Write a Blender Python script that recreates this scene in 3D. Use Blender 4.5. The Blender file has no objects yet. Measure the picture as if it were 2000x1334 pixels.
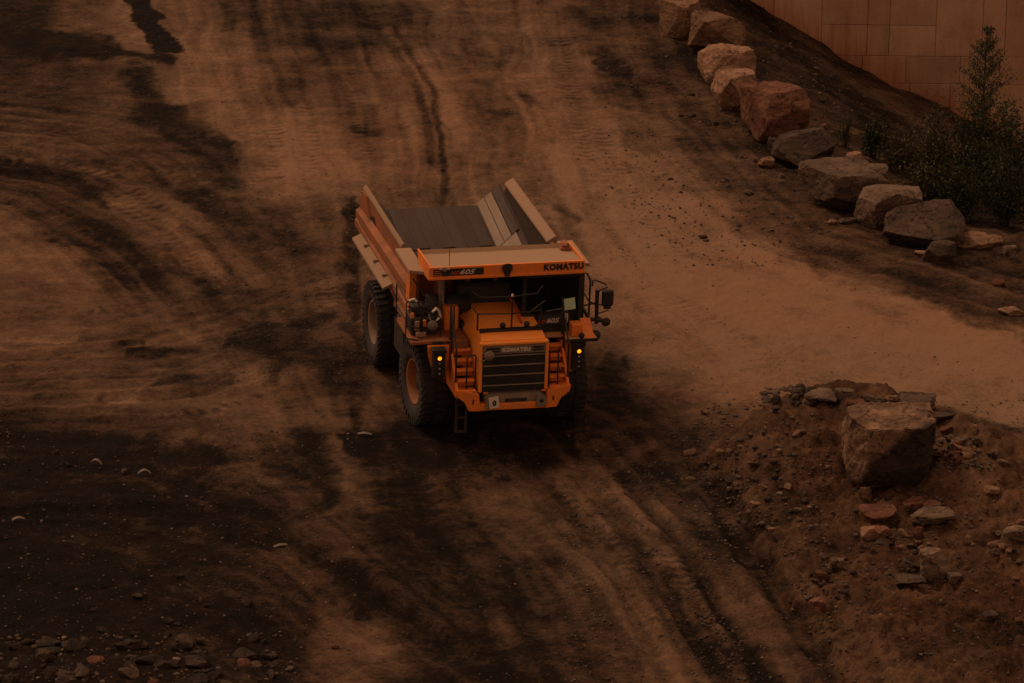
import bpy, bmesh, math, random
import numpy as np
from mathutils import Vector, Matrix

S = bpy.context.scene
COL = S.collection
random.seed(11)
RNG = np.random.default_rng(7)
R = math.radians

# ------------------------------------------------------------------ camera, sky, sun, exposure
CAM_H, PITCH, CROLL, FPX = 42.322, R(20.4534), R(-0.65), 9120.0      # FPX: focal length for a 2000 px wide picture
cam_d = bpy.data.cameras.new('camera')
cam = bpy.data.objects.new('camera', cam_d); COL.objects.link(cam)
cam_d.sensor_width = 36.0
cam_d.lens = FPX / 2000 * 36.0
cam_d.clip_start = 1.0
cam_d.clip_end = 4000.0
cam.matrix_world = (Matrix.Translation((0, 0, CAM_H)) @ Matrix.Rotation(math.pi / 2 - PITCH, 4, 'X')
                    @ Matrix.Rotation(-CROLL, 4, 'Z'))
S.camera = cam

SUN_EL, SUN_AZ = R(54), R(-52)          # behind the scene, a little to the left
world = bpy.data.worlds.new('World'); S.world = world; world.use_nodes = True
wn = world.node_tree; wn.nodes.clear()
sky = wn.nodes.new('ShaderNodeTexSky'); sky.sky_type = 'NISHITA'; sky.sun_disc = False
sky.sun_elevation = SUN_EL; sky.sun_rotation = SUN_AZ % (2 * math.pi)
sky.dust_density = 4.0; sky.air_density = 1.5
bw = wn.nodes.new('ShaderNodeRGBToBW')
tint = wn.nodes.new('ShaderNodeMix'); tint.data_type = 'RGBA'; tint.blend_type = 'MULTIPLY'
tint.inputs['Factor'].default_value = 1.0
tint.inputs[7].default_value = (1.0, 0.558, 0.348, 1)      # dusty, warm overcast dusk
cloud = wn.nodes.new('ShaderNodeMix'); cloud.data_type = 'FLOAT'      # a veil of even cloud over the clear sky
cloud.inputs[0].default_value = 0.7; cloud.inputs[3].default_value = 3.6
bg = wn.nodes.new('ShaderNodeBackground'); bg.inputs['Strength'].default_value = 0.15
wo = wn.nodes.new('ShaderNodeOutputWorld')
wn.links.new(sky.outputs[0], bw.inputs[0]); wn.links.new(bw.outputs[0], cloud.inputs[2]); wn.links.new(cloud.outputs[0], tint.inputs[6])
wn.links.new(tint.outputs[2], bg.inputs['Color']); wn.links.new(bg.outputs[0], wo.inputs['Surface'])

sun_d = bpy.data.lights.new('sun', 'SUN'); sun_d.energy = 1.4; sun_d.angle = R(16); sun_d.color = (1.0, 0.66, 0.42)
sun = bpy.data.objects.new('sun', sun_d); COL.objects.link(sun)
to_sun = Vector((math.sin(SUN_AZ) * math.cos(SUN_EL), math.cos(SUN_AZ) * math.cos(SUN_EL), math.sin(SUN_EL)))
sun.rotation_euler = to_sun.to_track_quat('Z', 'Y').to_euler()

vs = S.view_settings
vs.view_transform = 'Standard'; vs.look = 'None'; vs.gamma = 1.0; vs.exposure = -0.08
try: vs.use_curve_mapping = False
except Exception: pass

# ------------------------------------------------------------------ small helpers
cP, sP, cC, sC = math.cos(PITCH), math.sin(PITCH), math.cos(CROLL), math.sin(CROLL)

def ray(px, py):
    X = px - 1000; Y = -(py - 667)
    x = (X * cC + Y * sC) / FPX; y = (-X * sC + Y * cC) / FPX
    return np.array([x, cP + y * sP, -sP + y * cP])

def gnd(px, py, z=0.0):
    """survey point: where the sight line of a photo pixel meets the level z"""
    r = ray(px, py); t = (z - CAM_H) / r[2]
    return np.array([0, 0, CAM_H]) + t * r

def at_y(px, py, Y):
    r = ray(px, py)
    return np.array([0, 0, CAM_H]) + r * (Y / r[1])

def sst(a, b, x):
    t = np.clip((x - a) / (b - a), 0, 1)
    return t * t * (3 - 2 * t)

_tab = RNG.random((8, 256, 256))
def vnoise(x, y, k=0):
    xi = np.floor(x).astype(np.int64); yi = np.floor(y).astype(np.int64)
    fx = x - xi; fy = y - yi
    fx = fx * fx * (3 - 2 * fx); fy = fy * fy * (3 - 2 * fy)
    T = _tab[k % 8]
    a = T[xi & 255, yi & 255]; b = T[(xi + 1) & 255, yi & 255]
    c = T[xi & 255, (yi + 1) & 255]; d = T[(xi + 1) & 255, (yi + 1) & 255]
    return (a * (1 - fx) + b * fx) * (1 - fy) + (c * (1 - fx) + d * fx) * fy - 0.5

def fbm(x, y, k=0, octv=4, gain=0.5):
    s = 0; a = 1.0
    for o in range(octv):
        s = s + a * vnoise(x * 2 ** o + 17.3 * o, y * 2 ** o + 5.1 * o, k + o)
        a *= gain
    return s

def tag(o, label=None, cat=None, group=None, kind=None):
    if label: o['label'] = label
    if cat: o['category'] = cat
    if group: o['group'] = group
    if kind: o['kind'] = kind
    return o

def link(name, me, mat=None, parent=None):
    o = bpy.data.objects.new(name, me); COL.objects.link(o)
    if mat is not None and not me.materials: me.materials.append(mat)
    if parent is not None: o.parent = parent
    return o

def empty(name, loc=(0, 0, 0), rz=0.0):
    o = bpy.data.objects.new(name, None); COL.objects.link(o)
    o.location = loc; o.rotation_euler = (0, 0, rz); o.empty_display_size = 0.3
    return o

class MB:
    """collects shapes and links them as one mesh object"""
    def __init__(s): s.v = []; s.f = []; s.sm = []
    def add(s, v, f, smooth=False):
        b = len(s.v); s.v += [tuple(map(float, p)) for p in v]
        s.f += [tuple(b + i for i in q) for q in f]; s.sm += [smooth] * len(f)
        return s
    def bm(s, bm, smooth=False):
        bm.verts.index_update()
        s.add([p.co for p in bm.verts], [[q.index for q in f.verts] for f in bm.faces], smooth); bm.free()
        return s
    def box(s, lo, hi, bevel=0.0, M=None):
        bm = bmesh.new(); bmesh.ops.create_cube(bm, size=1.0)
        c = [(a + b) / 2 for a, b in zip(lo, hi)]; d = [abs(b - a) for a, b in zip(lo, hi)]
        for v in bm.verts: v.co = Vector([c[i] + v.co[i] * d[i] for i in range(3)])
        if bevel: bmesh.ops.bevel(bm, geom=bm.edges[:], offset=min(bevel, min(d) * .45), segments=1, affect='EDGES')
        if M is not None: bmesh.ops.transform(bm, matrix=M, verts=bm.verts[:])
        return s.bm(bm)
    def prism(s, pts, axis, a, b, bevel=0.0):
        """polygon in the plane across `axis` (remaining axes in order), extruded from a to b"""
        def P(u, w, t): q = [u, w]; q.insert(axis, t); return q
        bm = bmesh.new(); n = len(pts)
        v0 = [bm.verts.new(P(u, w, a)) for u, w in pts]; v1 = [bm.verts.new(P(u, w, b)) for u, w in pts]
        bm.faces.new(v0); bm.faces.new(v1[::-1])
        for i in range(n): bm.faces.new((v0[i], v1[i], v1[(i + 1) % n], v0[(i + 1) % n]))
        bmesh.ops.recalc_face_normals(bm, faces=bm.faces[:])
        if bevel: bmesh.ops.bevel(bm, geom=bm.edges[:], offset=bevel, segments=2, affect='EDGES')
        return s.bm(bm)
    def tube(s, pts, r, n=7, closed=False):
        pts = [Vector(p) for p in pts]; m = len(pts); rr = r if isinstance(r, (list, tuple)) else [r] * m
        vs_, fs = [], []; ref = None
        for i, p in enumerate(pts):
            a = pts[i - 1] if i else pts[0]; b = pts[i + 1] if i < m - 1 else pts[-1]
            t = (b - a).normalized()
            if ref is None or abs(ref.dot(t)) > .98: ref = t.orthogonal().normalized()
            u = (ref - t * ref.dot(t)).normalized(); w = t.cross(u); ref = u
            for k in range(n):
                an = 2 * math.pi * k / n
                vs_.append(p + (u * math.cos(an) + w * math.sin(an)) * rr[i])
        for i in range(m - 1):
            for k in range(n):
                fs.append((i * n + k, i * n + (k + 1) % n, (i + 1) * n + (k + 1) % n, (i + 1) * n + k))
        s.add(vs_, fs, True)
        s.add(vs_[:n], [tuple(range(n))[::-1]]); s.add(vs_[-n:], [tuple(range(n))])
        return s
    def lathe(s, prof, axis=1, n=40, c=(0, 0, 0), smooth=True, close=False):
        """prof: (offset along axis, radius)"""
        vs_, fs = [], []; m = len(prof); o = [i for i in range(3) if i != axis]
        for k in range(n):
            an = 2 * math.pi * k / n
            for t, r in prof:
                p = list(c); p[axis] += t; p[o[0]] += r * math.cos(an); p[o[1]] += r * math.sin(an); vs_.append(p)
        for k in range(n):
            k2 = (k + 1) % n
            for i in range(m if close else m - 1):
                j = (i + 1) % m
                fs.append((k * m + i, k * m + j, k2 * m + j, k2 * m + i))
        return s.add(vs_, fs, smooth)
    def build(s, name, mat, parent=None, auto=None, fix=True):
        me = bpy.data.meshes.new(name); me.from_pydata(s.v, [], s.f); me.update()
        me.polygons.foreach_set('use_smooth', s.sm)
        if fix:
            bm = bmesh.new(); bm.from_mesh(me); bmesh.ops.recalc_face_normals(bm, faces=bm.faces[:]); bm.to_mesh(me); bm.free()
        return link(name, me, mat, parent)

# ------------------------------------------------------------------ materials
def new_mat(name):
    m = bpy.data.materials.new(name); m.use_nodes = True
    nt = m.node_tree; b = nt.nodes['Principled BSDF']
    return m, nt, b

def N(nt, t, **kw):
    n = nt.nodes.new(t)
    for k, v in kw.items():
        if k in n.inputs: n.inputs[k].default_value = v
        else: setattr(n, k, v)
    return n

def noise(nt, scale, detail=4, rough=.55, vec=None):
    n = N(nt, 'ShaderNodeTexNoise', Scale=scale, Detail=detail, Roughness=rough)
    if vec is not None: nt.links.new(vec, n.inputs['Vector'])
    return n

def ramp(nt, src, stops):
    r = nt.nodes.new('ShaderNodeValToRGB'); e = r.color_ramp.elements
    while len(e) < len(stops): e.new(.5)
    for i, (p, c) in enumerate(stops):
        e[i].position = p; e[i].color = tuple(c) + (1,) if len(c) == 3 else c
    nt.links.new(src, r.inputs[0]); return r

def mixc(nt, fac, a, b, mode='MIX'):
    m = N(nt, 'ShaderNodeMix', data_type='RGBA', blend_type=mode)
    for sock, val in ((0, fac), (6, a), (7, b)):
        if isinstance(val, (int, float)): m.inputs[sock].default_value = val
        elif isinstance(val, (tuple, list)): m.inputs[sock].default_value = tuple(val) + (1,)
        else: nt.links.new(val, m.inputs[sock])
    return m.outputs[2]

def math_(nt, op, a, b=None):
    m = N(nt, 'ShaderNodeMath', operation=op)
    for i, v in enumerate((a, b)):
        if v is None: continue
        if isinstance(v, (int, float)): m.inputs[i].default_value = v
        else: nt.links.new(v, m.inputs[i])
    return m.outputs[0]

def bump(nt, b, h, strength=.4, dist=.02):
    n = N(nt, 'ShaderNodeBump', Strength=strength, Distance=dist)
    nt.links.new(h, n.inputs['Height']); nt.links.new(n.outputs[0], b.inputs['Normal'])

def coords(nt, which='Object'):
    return nt.nodes.new('ShaderNodeTexCoord').outputs[which]

def worn(name, base, dust, amount, rough=.55, scale=2.2, metal=0.0, streak=(1, 1, 1), spec=.4, grime=(.03, .022, .018), grime_amt=.3):
    """painted or bare metal under an uneven coat of dust, with dark scuffs"""
    m, nt, b = new_mat(name)
    mp = N(nt, 'ShaderNodeMapping'); mp.inputs['Scale'].default_value = streak
    nt.links.new(coords(nt), mp.inputs[0]); v = mp.outputs[0]
    n1 = noise(nt, scale, 6, .62, v); n2 = noise(nt, scale * 6, 5, .65, v); n3 = noise(nt, scale * 2.3, 8, .7, v)
    f = math_(nt, 'ADD', math_(nt, 'MULTIPLY', n1.outputs[0], .7), math_(nt, 'MULTIPLY', n2.outputs[0], .3))
    lo = .72 - amount * .55
    fr = ramp(nt, f, [(max(lo - .14, 0), (0, 0, 0)), (min(lo + .16, 1), (1, 1, 1))])
    c = mixc(nt, math_(nt, 'MULTIPLY', fr.outputs[0], min(1, .35 + amount)), base, dust)
    gr = ramp(nt, n3.outputs[0], [(.60, (0, 0, 0)), (.72, (1, 1, 1))])
    c = mixc(nt, math_(nt, 'MULTIPLY', gr.outputs[0], grime_amt), c, grime)
    nt.links.new(c, b.inputs['Base Color'])
    rr = ramp(nt, fr.outputs[0], [(0, (rough,) * 3), (1, (.9,) * 3)]); nt.links.new(rr.outputs[0], b.inputs['Roughness'])
    b.inputs['Metallic'].default_value = metal; b.inputs['Specular IOR Level'].default_value = spec
    bump(nt, b, n2.outputs[0], .15, .01)
    return m

def plain(name, c, rough=.6, metal=0.0, emit=None, var=.25, scale=6):
    m, nt, b = new_mat(name)
    n = noise(nt, scale, 4, .6, coords(nt))
    r = ramp(nt, n.outputs[0], [(.3, [x * (1 - var) for x in c]), (.7, [min(1, x * (1 + var)) for x in c])])
    nt.links.new(r.outputs[0], b.inputs['Base Color'])
    b.inputs['Roughness'].default_value = rough; b.inputs['Metallic'].default_value = metal
    if emit:
        b.inputs['Emission Color'].default_value = emit[0] + (1,); b.inputs['Emission Strength'].default_value = emit[1]
    return m

M = {}
DUST = (.36, .25, .16)
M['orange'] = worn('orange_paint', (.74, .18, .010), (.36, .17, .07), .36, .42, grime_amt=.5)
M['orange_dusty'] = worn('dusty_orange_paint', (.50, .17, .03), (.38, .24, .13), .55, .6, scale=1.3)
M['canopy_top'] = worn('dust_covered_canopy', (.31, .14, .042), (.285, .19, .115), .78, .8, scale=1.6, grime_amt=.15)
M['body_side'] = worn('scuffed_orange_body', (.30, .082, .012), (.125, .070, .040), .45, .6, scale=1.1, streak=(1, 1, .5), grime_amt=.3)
M['body_rail'] = worn('dusty_rail_steel', (.25, .125, .055), (.25, .165, .105), .7, .75, scale=2)
M['tray'] = worn('worn_tray_steel', (.031, .018, .012), (.043, .026, .017), .45, .55, scale=1.4, streak=(.25, 1.6, 1), grime_amt=.35)
M['tray_light'] = worn('polished_tray_plate', (.22, .165, .12), (.17, .12, .08), .4, .5, scale=1.6, streak=(.4, 2, 1), grime_amt=.2)
M['black'] = worn('black_painted_steel', (.014, .013, .012), (.07, .05, .035), .15, .5, scale=3, grime_amt=.1)
M['dark'] = worn('oily_dark_steel', (.018, .015, .013), (.05, .035, .025), .3, .6, scale=3, grime_amt=.2)
M['grey'] = worn('dusty_grey_steel', (.11, .095, .08), (.24, .17, .115), .5, .7, scale=3, grime_amt=.3)
M['pale'] = plain('pale_plate', (.55, .47, .36), .6, var=.12)
M['paper'] = plain('green_paper', (.42, .60, .42), .7, var=.06)
M['letter_dark'] = plain('black_lettering', (.012, .011, .010), .5)
M['letter_pale'] = plain('pale_lettering', (.52, .44, .34), .55, var=.1)
M['letter_red'] = plain('red_lettering', (.42, .045, .018), .5)
M['red'] = plain('red_cloth', (.33, .015, .012), .85)
M['skin'] = plain('skin', (.42, .25, .17), .6, var=.08)
M['trousers'] = plain('dark_trousers', (.02, .022, .03), .85)
M['mirror'] = plain('mirror_glass', (.06, .055, .05), .15, .6)
M['lens'] = plain('clear_lamp_lens', (.35, .32, .28), .12, .3)
M['amber'] = plain('lit_amber_lamp', (.9, .35, .02), .4, emit=((1.0, .33, .012), 1.7), var=0)
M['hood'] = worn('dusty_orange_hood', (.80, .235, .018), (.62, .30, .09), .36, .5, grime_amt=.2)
M['litter'] = plain('dirty_plastic', (.11, .085, .06), .7)
M['rim_dust'] = worn('dusty_wheel_rim', (.20, .10, .05), (.16, .11, .075), .6, .8)
M['rust'] = plain('rusted_steel', (.25, .075, .025), .8, var=.5, scale=14)

def rubber():
    m, nt, b = new_mat('dusty_tyre_rubber')
    n = noise(nt, 3.0, 6, .65, coords(nt))
    r = ramp(nt, n.outputs[0], [(.38, (.011, .010, .009)), (.78, (.030, .022, .016))])
    nt.links.new(r.outputs[0], b.inputs['Base Color']); b.inputs['Roughness'].default_value = .8
    n2 = noise(nt, 30, 3, .6, coords(nt)); bump(nt, b, n2.outputs[0], .2, .01)
    return m
M['rubber'] = rubber()

def glass():
    m, nt, b = new_mat('tinted_cab_glass')
    b.inputs['Base Color'].default_value = (.02, .022, .02, 1); b.inputs['Roughness'].default_value = .06
    tr = N(nt, 'ShaderNodeBsdfTransparent'); tr.inputs[0].default_value = (.42, .44, .40, 1)
    mx = N(nt, 'ShaderNodeMixShader'); mx.inputs[0].default_value = .22
    out = nt.nodes['Material Output']
    nt.links.new(tr.outputs[0], mx.inputs[1]); nt.links.new(b.outputs[0], mx.inputs[2]); nt.links.new(mx.outputs[0], out.inputs[0])
    return m
M['glass'] = glass()

def rock_mat(name, dark, mid, light):
    m, nt, b = new_mat(name)
    oi = nt.nodes.new('ShaderNodeObjectInfo'); tc = coords(nt)
    add = N(nt, 'ShaderNodeVectorMath', operation='ADD'); nt.links.new(tc, add.inputs[0])
    sc = N(nt, 'ShaderNodeVectorMath', operation='SCALE'); sc.inputs[0].default_value = (37, 11, 23)
    nt.links.new(oi.outputs['Random'], sc.inputs['Scale']); nt.links.new(sc.outputs[0], add.inputs[1]); v = add.outputs[0]
    n1 = noise(nt, 1.7, 8, .62, v); n2 = noise(nt, 9, 8, .7, v)
    mp = N(nt, 'ShaderNodeMapping'); mp.inputs['Scale'].default_value = (.6, .6, 5); nt.links.new(v, mp.inputs[0])
    n3 = noise(nt, 2.4, 6, .6, mp.outputs[0])
    f = math_(nt, 'ADD', math_(nt, 'MULTIPLY', n1.outputs[0], .5), math_(nt, 'ADD', math_(nt, 'MULTIPLY', n2.outputs[0], .25), math_(nt, 'MULTIPLY', n3.outputs[0], .25)))
    r = ramp(nt, f, [(.36, dark), (.5, mid), (.64, light)])
    wv = N(nt, 'ShaderNodeVectorMath', operation='ADD'); nt.links.new(v, wv.inputs[0])
    ws = N(nt, 'ShaderNodeVectorMath', operation='SCALE'); nt.links.new(n1.outputs['Color'], ws.inputs[0]); ws.inputs['Scale'].default_value = .8; nt.links.new(ws.outputs[0], wv.inputs[1])
    vo = N(nt, 'ShaderNodeTexVoronoi', feature='DISTANCE_TO_EDGE', Scale=1.1); nt.links.new(wv.outputs[0], vo.inputs['Vector'])
    cw = math_(nt, 'ADD', vo.outputs['Distance'], math_(nt, 'MULTIPLY', math_(nt, 'SUBTRACT', n2.outputs[0], .44), .22))
    crk = ramp(nt, cw, [(.0, (.45, .45, .45)), (.03, (1, 1, 1))])
    r_col = mixc(nt, 1.0, r.outputs[0], crk.outputs[0], 'MULTIPLY')                     # darker along the cracks
    br = N(nt, 'ShaderNodeMapRange'); br.inputs[3].default_value = .70; br.inputs[4].default_value = 1.22
    nt.links.new(oi.outputs['Random'], br.inputs[0])
    hs = N(nt, 'ShaderNodeHueSaturation'); nt.links.new(r_col, hs.inputs['Color']); nt.links.new(br.outputs[0], hs.inputs['Value'])
    nt.links.new(hs.outputs[0], b.inputs['Base Color']); b.inputs['Roughness'].default_value = .9; b.inputs['Specular IOR Level'].default_value = .2
    h = math_(nt, 'ADD', math_(nt, 'ADD', n2.outputs[0], math_(nt, 'MULTIPLY', n3.outputs[0], .8)), math_(nt, 'MULTIPLY', crk.outputs[0], .8)); bump(nt, b, h, .9, .08)
    return m
M['rock_tan'] = rock_mat('tan_rock', (.09, .050, .030), (.185, .108, .066), (.31, .19, .12))
M['rock_grey'] = rock_mat('grey_rock', (.058, .039, .027), (.118, .081, .057), (.22, .155, .107))
M['rock_brown'] = rock_mat('earthy_brown_rock', (.03, .021, .015), (.06, .041, .029), (.11, .075, .052))
M['rock_red'] = rock_mat('red_rock', (.065, .028, .017), (.125, .055, .033), (.21, .105, .065))

def block_mat():
    m = rock_mat('shade_painted_block', (.07, .043, .028), (.16, .10, .064), (.30, .19, .12)); nt = m.node_tree; b = nt.nodes['Principled BSDF']
    src = b.inputs['Base Color'].links[0].from_socket; tc = coords(nt)
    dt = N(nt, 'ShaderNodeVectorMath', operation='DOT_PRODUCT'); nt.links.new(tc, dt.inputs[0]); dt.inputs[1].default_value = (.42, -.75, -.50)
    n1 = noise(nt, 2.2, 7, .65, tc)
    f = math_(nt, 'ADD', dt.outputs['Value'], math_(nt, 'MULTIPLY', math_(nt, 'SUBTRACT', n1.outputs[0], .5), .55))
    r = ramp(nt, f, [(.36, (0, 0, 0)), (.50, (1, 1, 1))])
    nt.links.new(mixc(nt, math_(nt, 'MULTIPLY', r.outputs[0], .88), src, (.016, .012, .010)), b.inputs['Base Color'])   # shade of the front and underside painted into the colour
    return m
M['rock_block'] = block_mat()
M['rock_dark'] = rock_mat('sooty_rock', (.012, .009, .007), (.026, .018, .013), (.055, .036, .025))

def ground_mat(name='quarry_ground'):
    m, nt, b = new_mat(name)
    tc = coords(nt)
    at = N(nt, 'ShaderNodeAttribute', attribute_name='dryness_and_shade'); dry = at.outputs['Fac']
    ar = N(nt, 'ShaderNodeAttribute', attribute_name='redness')
    nA = noise(nt, 1.4, 8, .65, tc); nB = noise(nt, 9, 8, .7, tc); nC = noise(nt, 38, 6, .8, tc); nE = noise(nt, 3.6, 12, .78, tc)
    mp = N(nt, 'ShaderNodeMapping'); mp.inputs['Scale'].default_value = (1.3, 1.0, 1); nt.links.new(tc, mp.inputs[0])
    nD = noise(nt, 3.0, 8, .7, mp.outputs[0])
    d = math_(nt, 'ADD', dry, math_(nt, 'MULTIPLY', math_(nt, 'SUBTRACT', nA.outputs[0], .5), .22))
    d = math_(nt, 'ADD', d, math_(nt, 'MULTIPLY', math_(nt, 'SUBTRACT', nB.outputs[0], .5), .62))
    d = math_(nt, 'ADD', d, math_(nt, 'MULTIPLY', math_(nt, 'SUBTRACT', nD.outputs[0], .5), .30))
    d = math_(nt, 'ADD', d, math_(nt, 'MULTIPLY', math_(nt, 'SUBTRACT', nC.outputs[0], .5), .42))
    d = math_(nt, 'ADD', d, math_(nt, 'MULTIPLY', math_(nt, 'SUBTRACT', nE.outputs[0], .5), .55))
    r = ramp(nt, d, [(0.0, (.0042, .0034, .0027)), (.2, (.0125, .0090, .0064)), (.45, (.062, .041, .027)), (.75, (.138, .090, .058)), (1.0, (.235, .153, .098))])
    c = mixc(nt, math_(nt, 'MULTIPLY', ar.outputs['Fac'], .6), r.outputs[0], (1.25, .86, .66), 'MULTIPLY')
    vo = N(nt, 'ShaderNodeTexVoronoi', Scale=16.0); nt.links.new(tc, vo.inputs['Vector'])
    peb = ramp(nt, vo.outputs['Distance'], [(.10, (1, 1, 1)), (.20, (0, 0, 0))])
    pick = ramp(nt, vo.outputs['Color'], [(.80, (0, 0, 0)), (.86, (1, 1, 1))])
    pf = math_(nt, 'MULTIPLY', peb.outputs[0], math_(nt, 'MULTIPLY', pick.outputs[0], .55))
    c = mixc(nt, pf, c, (.15, .11, .08))
    nt.links.new(c, b.inputs['Base Color'])
    rr = ramp(nt, d, [(.0, (.8,) * 3), (.35, (.97,) * 3)]); nt.links.new(rr.outputs[0], b.inputs['Roughness'])
    b.inputs['Specular IOR Level'].default_value = .06
    h = math_(nt, 'ADD', math_(nt, 'MULTIPLY', nB.outputs[0], .8), math_(nt, 'ADD', math_(nt, 'MULTIPLY', nC.outputs[0], .3), math_(nt, 'MULTIPLY', peb.outputs[0], .12)))
    bump(nt, b, h, 1.0, .09)
    return m
M['ground'] = ground_mat()

def leaf_mat(name, a, bcol):
    m, nt, b = new_mat(name)
    n = noise(nt, 2.5, 4, .6, coords(nt)); n2 = noise(nt, 25, 2, .6, coords(nt))
    f = math_(nt, 'ADD', math_(nt, 'MULTIPLY', n.outputs[0], .6), math_(nt, 'MULTIPLY', n2.outputs[0], .4))
    r = ramp(nt, f, [(.38, a), (.62, bcol)]); nt.links.new(r.outputs[0], b.inputs['Base Color'])
    b.inputs['Roughness'].default_value = .7; b.inputs['Specular IOR Level'].default_value = .2
    return m
M['leaf'] = leaf_mat('dull_green_leaves', (.030, .040, .016), (.075, .085, .035))
M['leaf_dark'] = leaf_mat('dark_green_leaves', (.014, .022, .009), (.034, .045, .018))
M['leaf_olive'] = leaf_mat('olive_brown_leaves', (.035, .036, .016), (.085, .072, .034))
M['bark'] = plain('grey_brown_bark', (.06, .042, .03), .9, var=.4, scale=20)

# ------------------------------------------------------------------ the ground
TRUCK = np.array([-.4886, 108.0393, 0.0]); YAW, TROLL = R(13.489), R(-1.2305)
WALL_Y = 147.0
FW = np.array([math.sin(YAW), -math.cos(YAW)]); LF = np.array([math.cos(YAW), math.sin(YAW)])

EDGE = np.array([gnd(*p)[:2] for p in [(1290, 12), (1380, 88), (1425, 165), (1480, 222), (1545, 290), (1640, 350), (1720, 400), (1800, 440), (1880, 462), (1995, 478), (2300, 560)]])
WBASE = [(1380, -30), (1450, -2), (1560, 62), (1690, 140), (1850, 215), (1900, 247), (2000, 300), (2200, 380)]
WBX = np.array([at_y(px, py, WALL_Y)[0] for px, py in WBASE]); WBZ = np.minimum(0, np.array([at_y(px, py, WALL_Y)[2] for px, py in WBASE]))

HCREST = 1.45
TOE = [gnd(*p)[:2] for p in [(1480, 800), (1400, 850), (1355, 900), (1405, 985), (1450, 1065), (1545, 1215), (1640, 1345), (1720, 1480)]]
CRPX = [(1500, 783), (1545, 757), (1620, 748), (1700, 752), (1790, 775), (1880, 822), (1990, 850), (2200, 900)]
CREST = np.array([gnd(px, py, HCREST)[:2] for px, py in CRPX])
POLY = np.array(TOE + [np.array([30.0, 88.0]), CREST[-1] + np.array([8, 1.6])] + [c + np.array([0, 1.5]) for c in CREST[::-1]])

def seg_dist(x, y, pts, sx=1.0, sy=1.0):
    best = np.full(x.shape, 1e9); along = np.zeros(x.shape); acc = 0.0
    X = x * sx; Y = y * sy
    for (ax, ay), (bx, by) in zip(pts[:-1], pts[1:]):
        ax, bx, ay, by = ax * sx, bx * sx, ay * sy, by * sy
        dx, dy = bx - ax, by - ay; L = math.hypot(dx, dy) + 1e-9
        t = np.clip(((X - ax) * dx + (Y - ay) * dy) / (L * L), 0, 1)
        d = np.hypot(X - ax - t * dx, Y - ay - t * dy)
        k = d < best; best = np.where(k, d, best); along = np.where(k, acc + t * L, along); acc += L
    return best, along

def inside(x, y, poly):
    r = np.zeros(x.shape, bool); n = len(poly); j = n - 1
    for i in range(n):
        xi, yi = poly[i]; xj, yj = poly[j]
        r ^= ((yi > y) != (yj > y)) & (x < (xj - xi) * (y - yi) / (yj - yi + 1e-12) + xi); j = i
    return r

RUTS = [  # photo-surveyed wheel ruts: points, half width in m, depth in m
    ([(770, 50), (815, 125), (848, 190), (862, 300), (866, 400)], .20, .03),
    ([(700, 10), (760, 80), (800, 150), (832, 220), (842, 320)], .25, .03),
    ([(692, 420), (696, 480), (682, 560), (690, 640), (705, 720), (712, 845)], .28, .06),
    ([(660, 1110), (760, 1180), (880, 1260), (1000, 1345)], .25, .10),
    ([(770, 880), (800, 970), (850, 1090), (930, 1220), (1030, 1345)], .5, .05),
    ([(1130, 920), (1220, 1040), (1300, 1150), (1400, 1310)], .22, .07),
    ([(1190, 900), (1300, 1030), (1400, 1170), (1500, 1340)], .22, .07),
    ([(1080, 960), (1170, 1080), (1250, 1210), (1310, 1340)], .22, .06),
    ([(1390, 960), (1470, 1090), (1570, 1240), (1650, 1345)], .30, .10),
    ([(0, 345), (120, 350), (240, 380)], .35, .05), ([(0, 300), (130, 310), (260, 340)], .3, .04),
    ([(20, 390), (160, 450), (290, 560)], .5, .05), ([(225, 390), (300, 440), (400, 530)], .4, .03),
    ([(0, 700), (140, 690), (290, 668)], .2, .05), ([(0, 790), (200, 785), (420, 760)], .3, .04),
    ([(0, 1010), (200, 1000), (420, 1010), (560, 1080)], .4, .08),
]
RUTSW = [([gnd(*p)[:2] for p in pts], w, d) for pts, w, d in RUTS]

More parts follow.
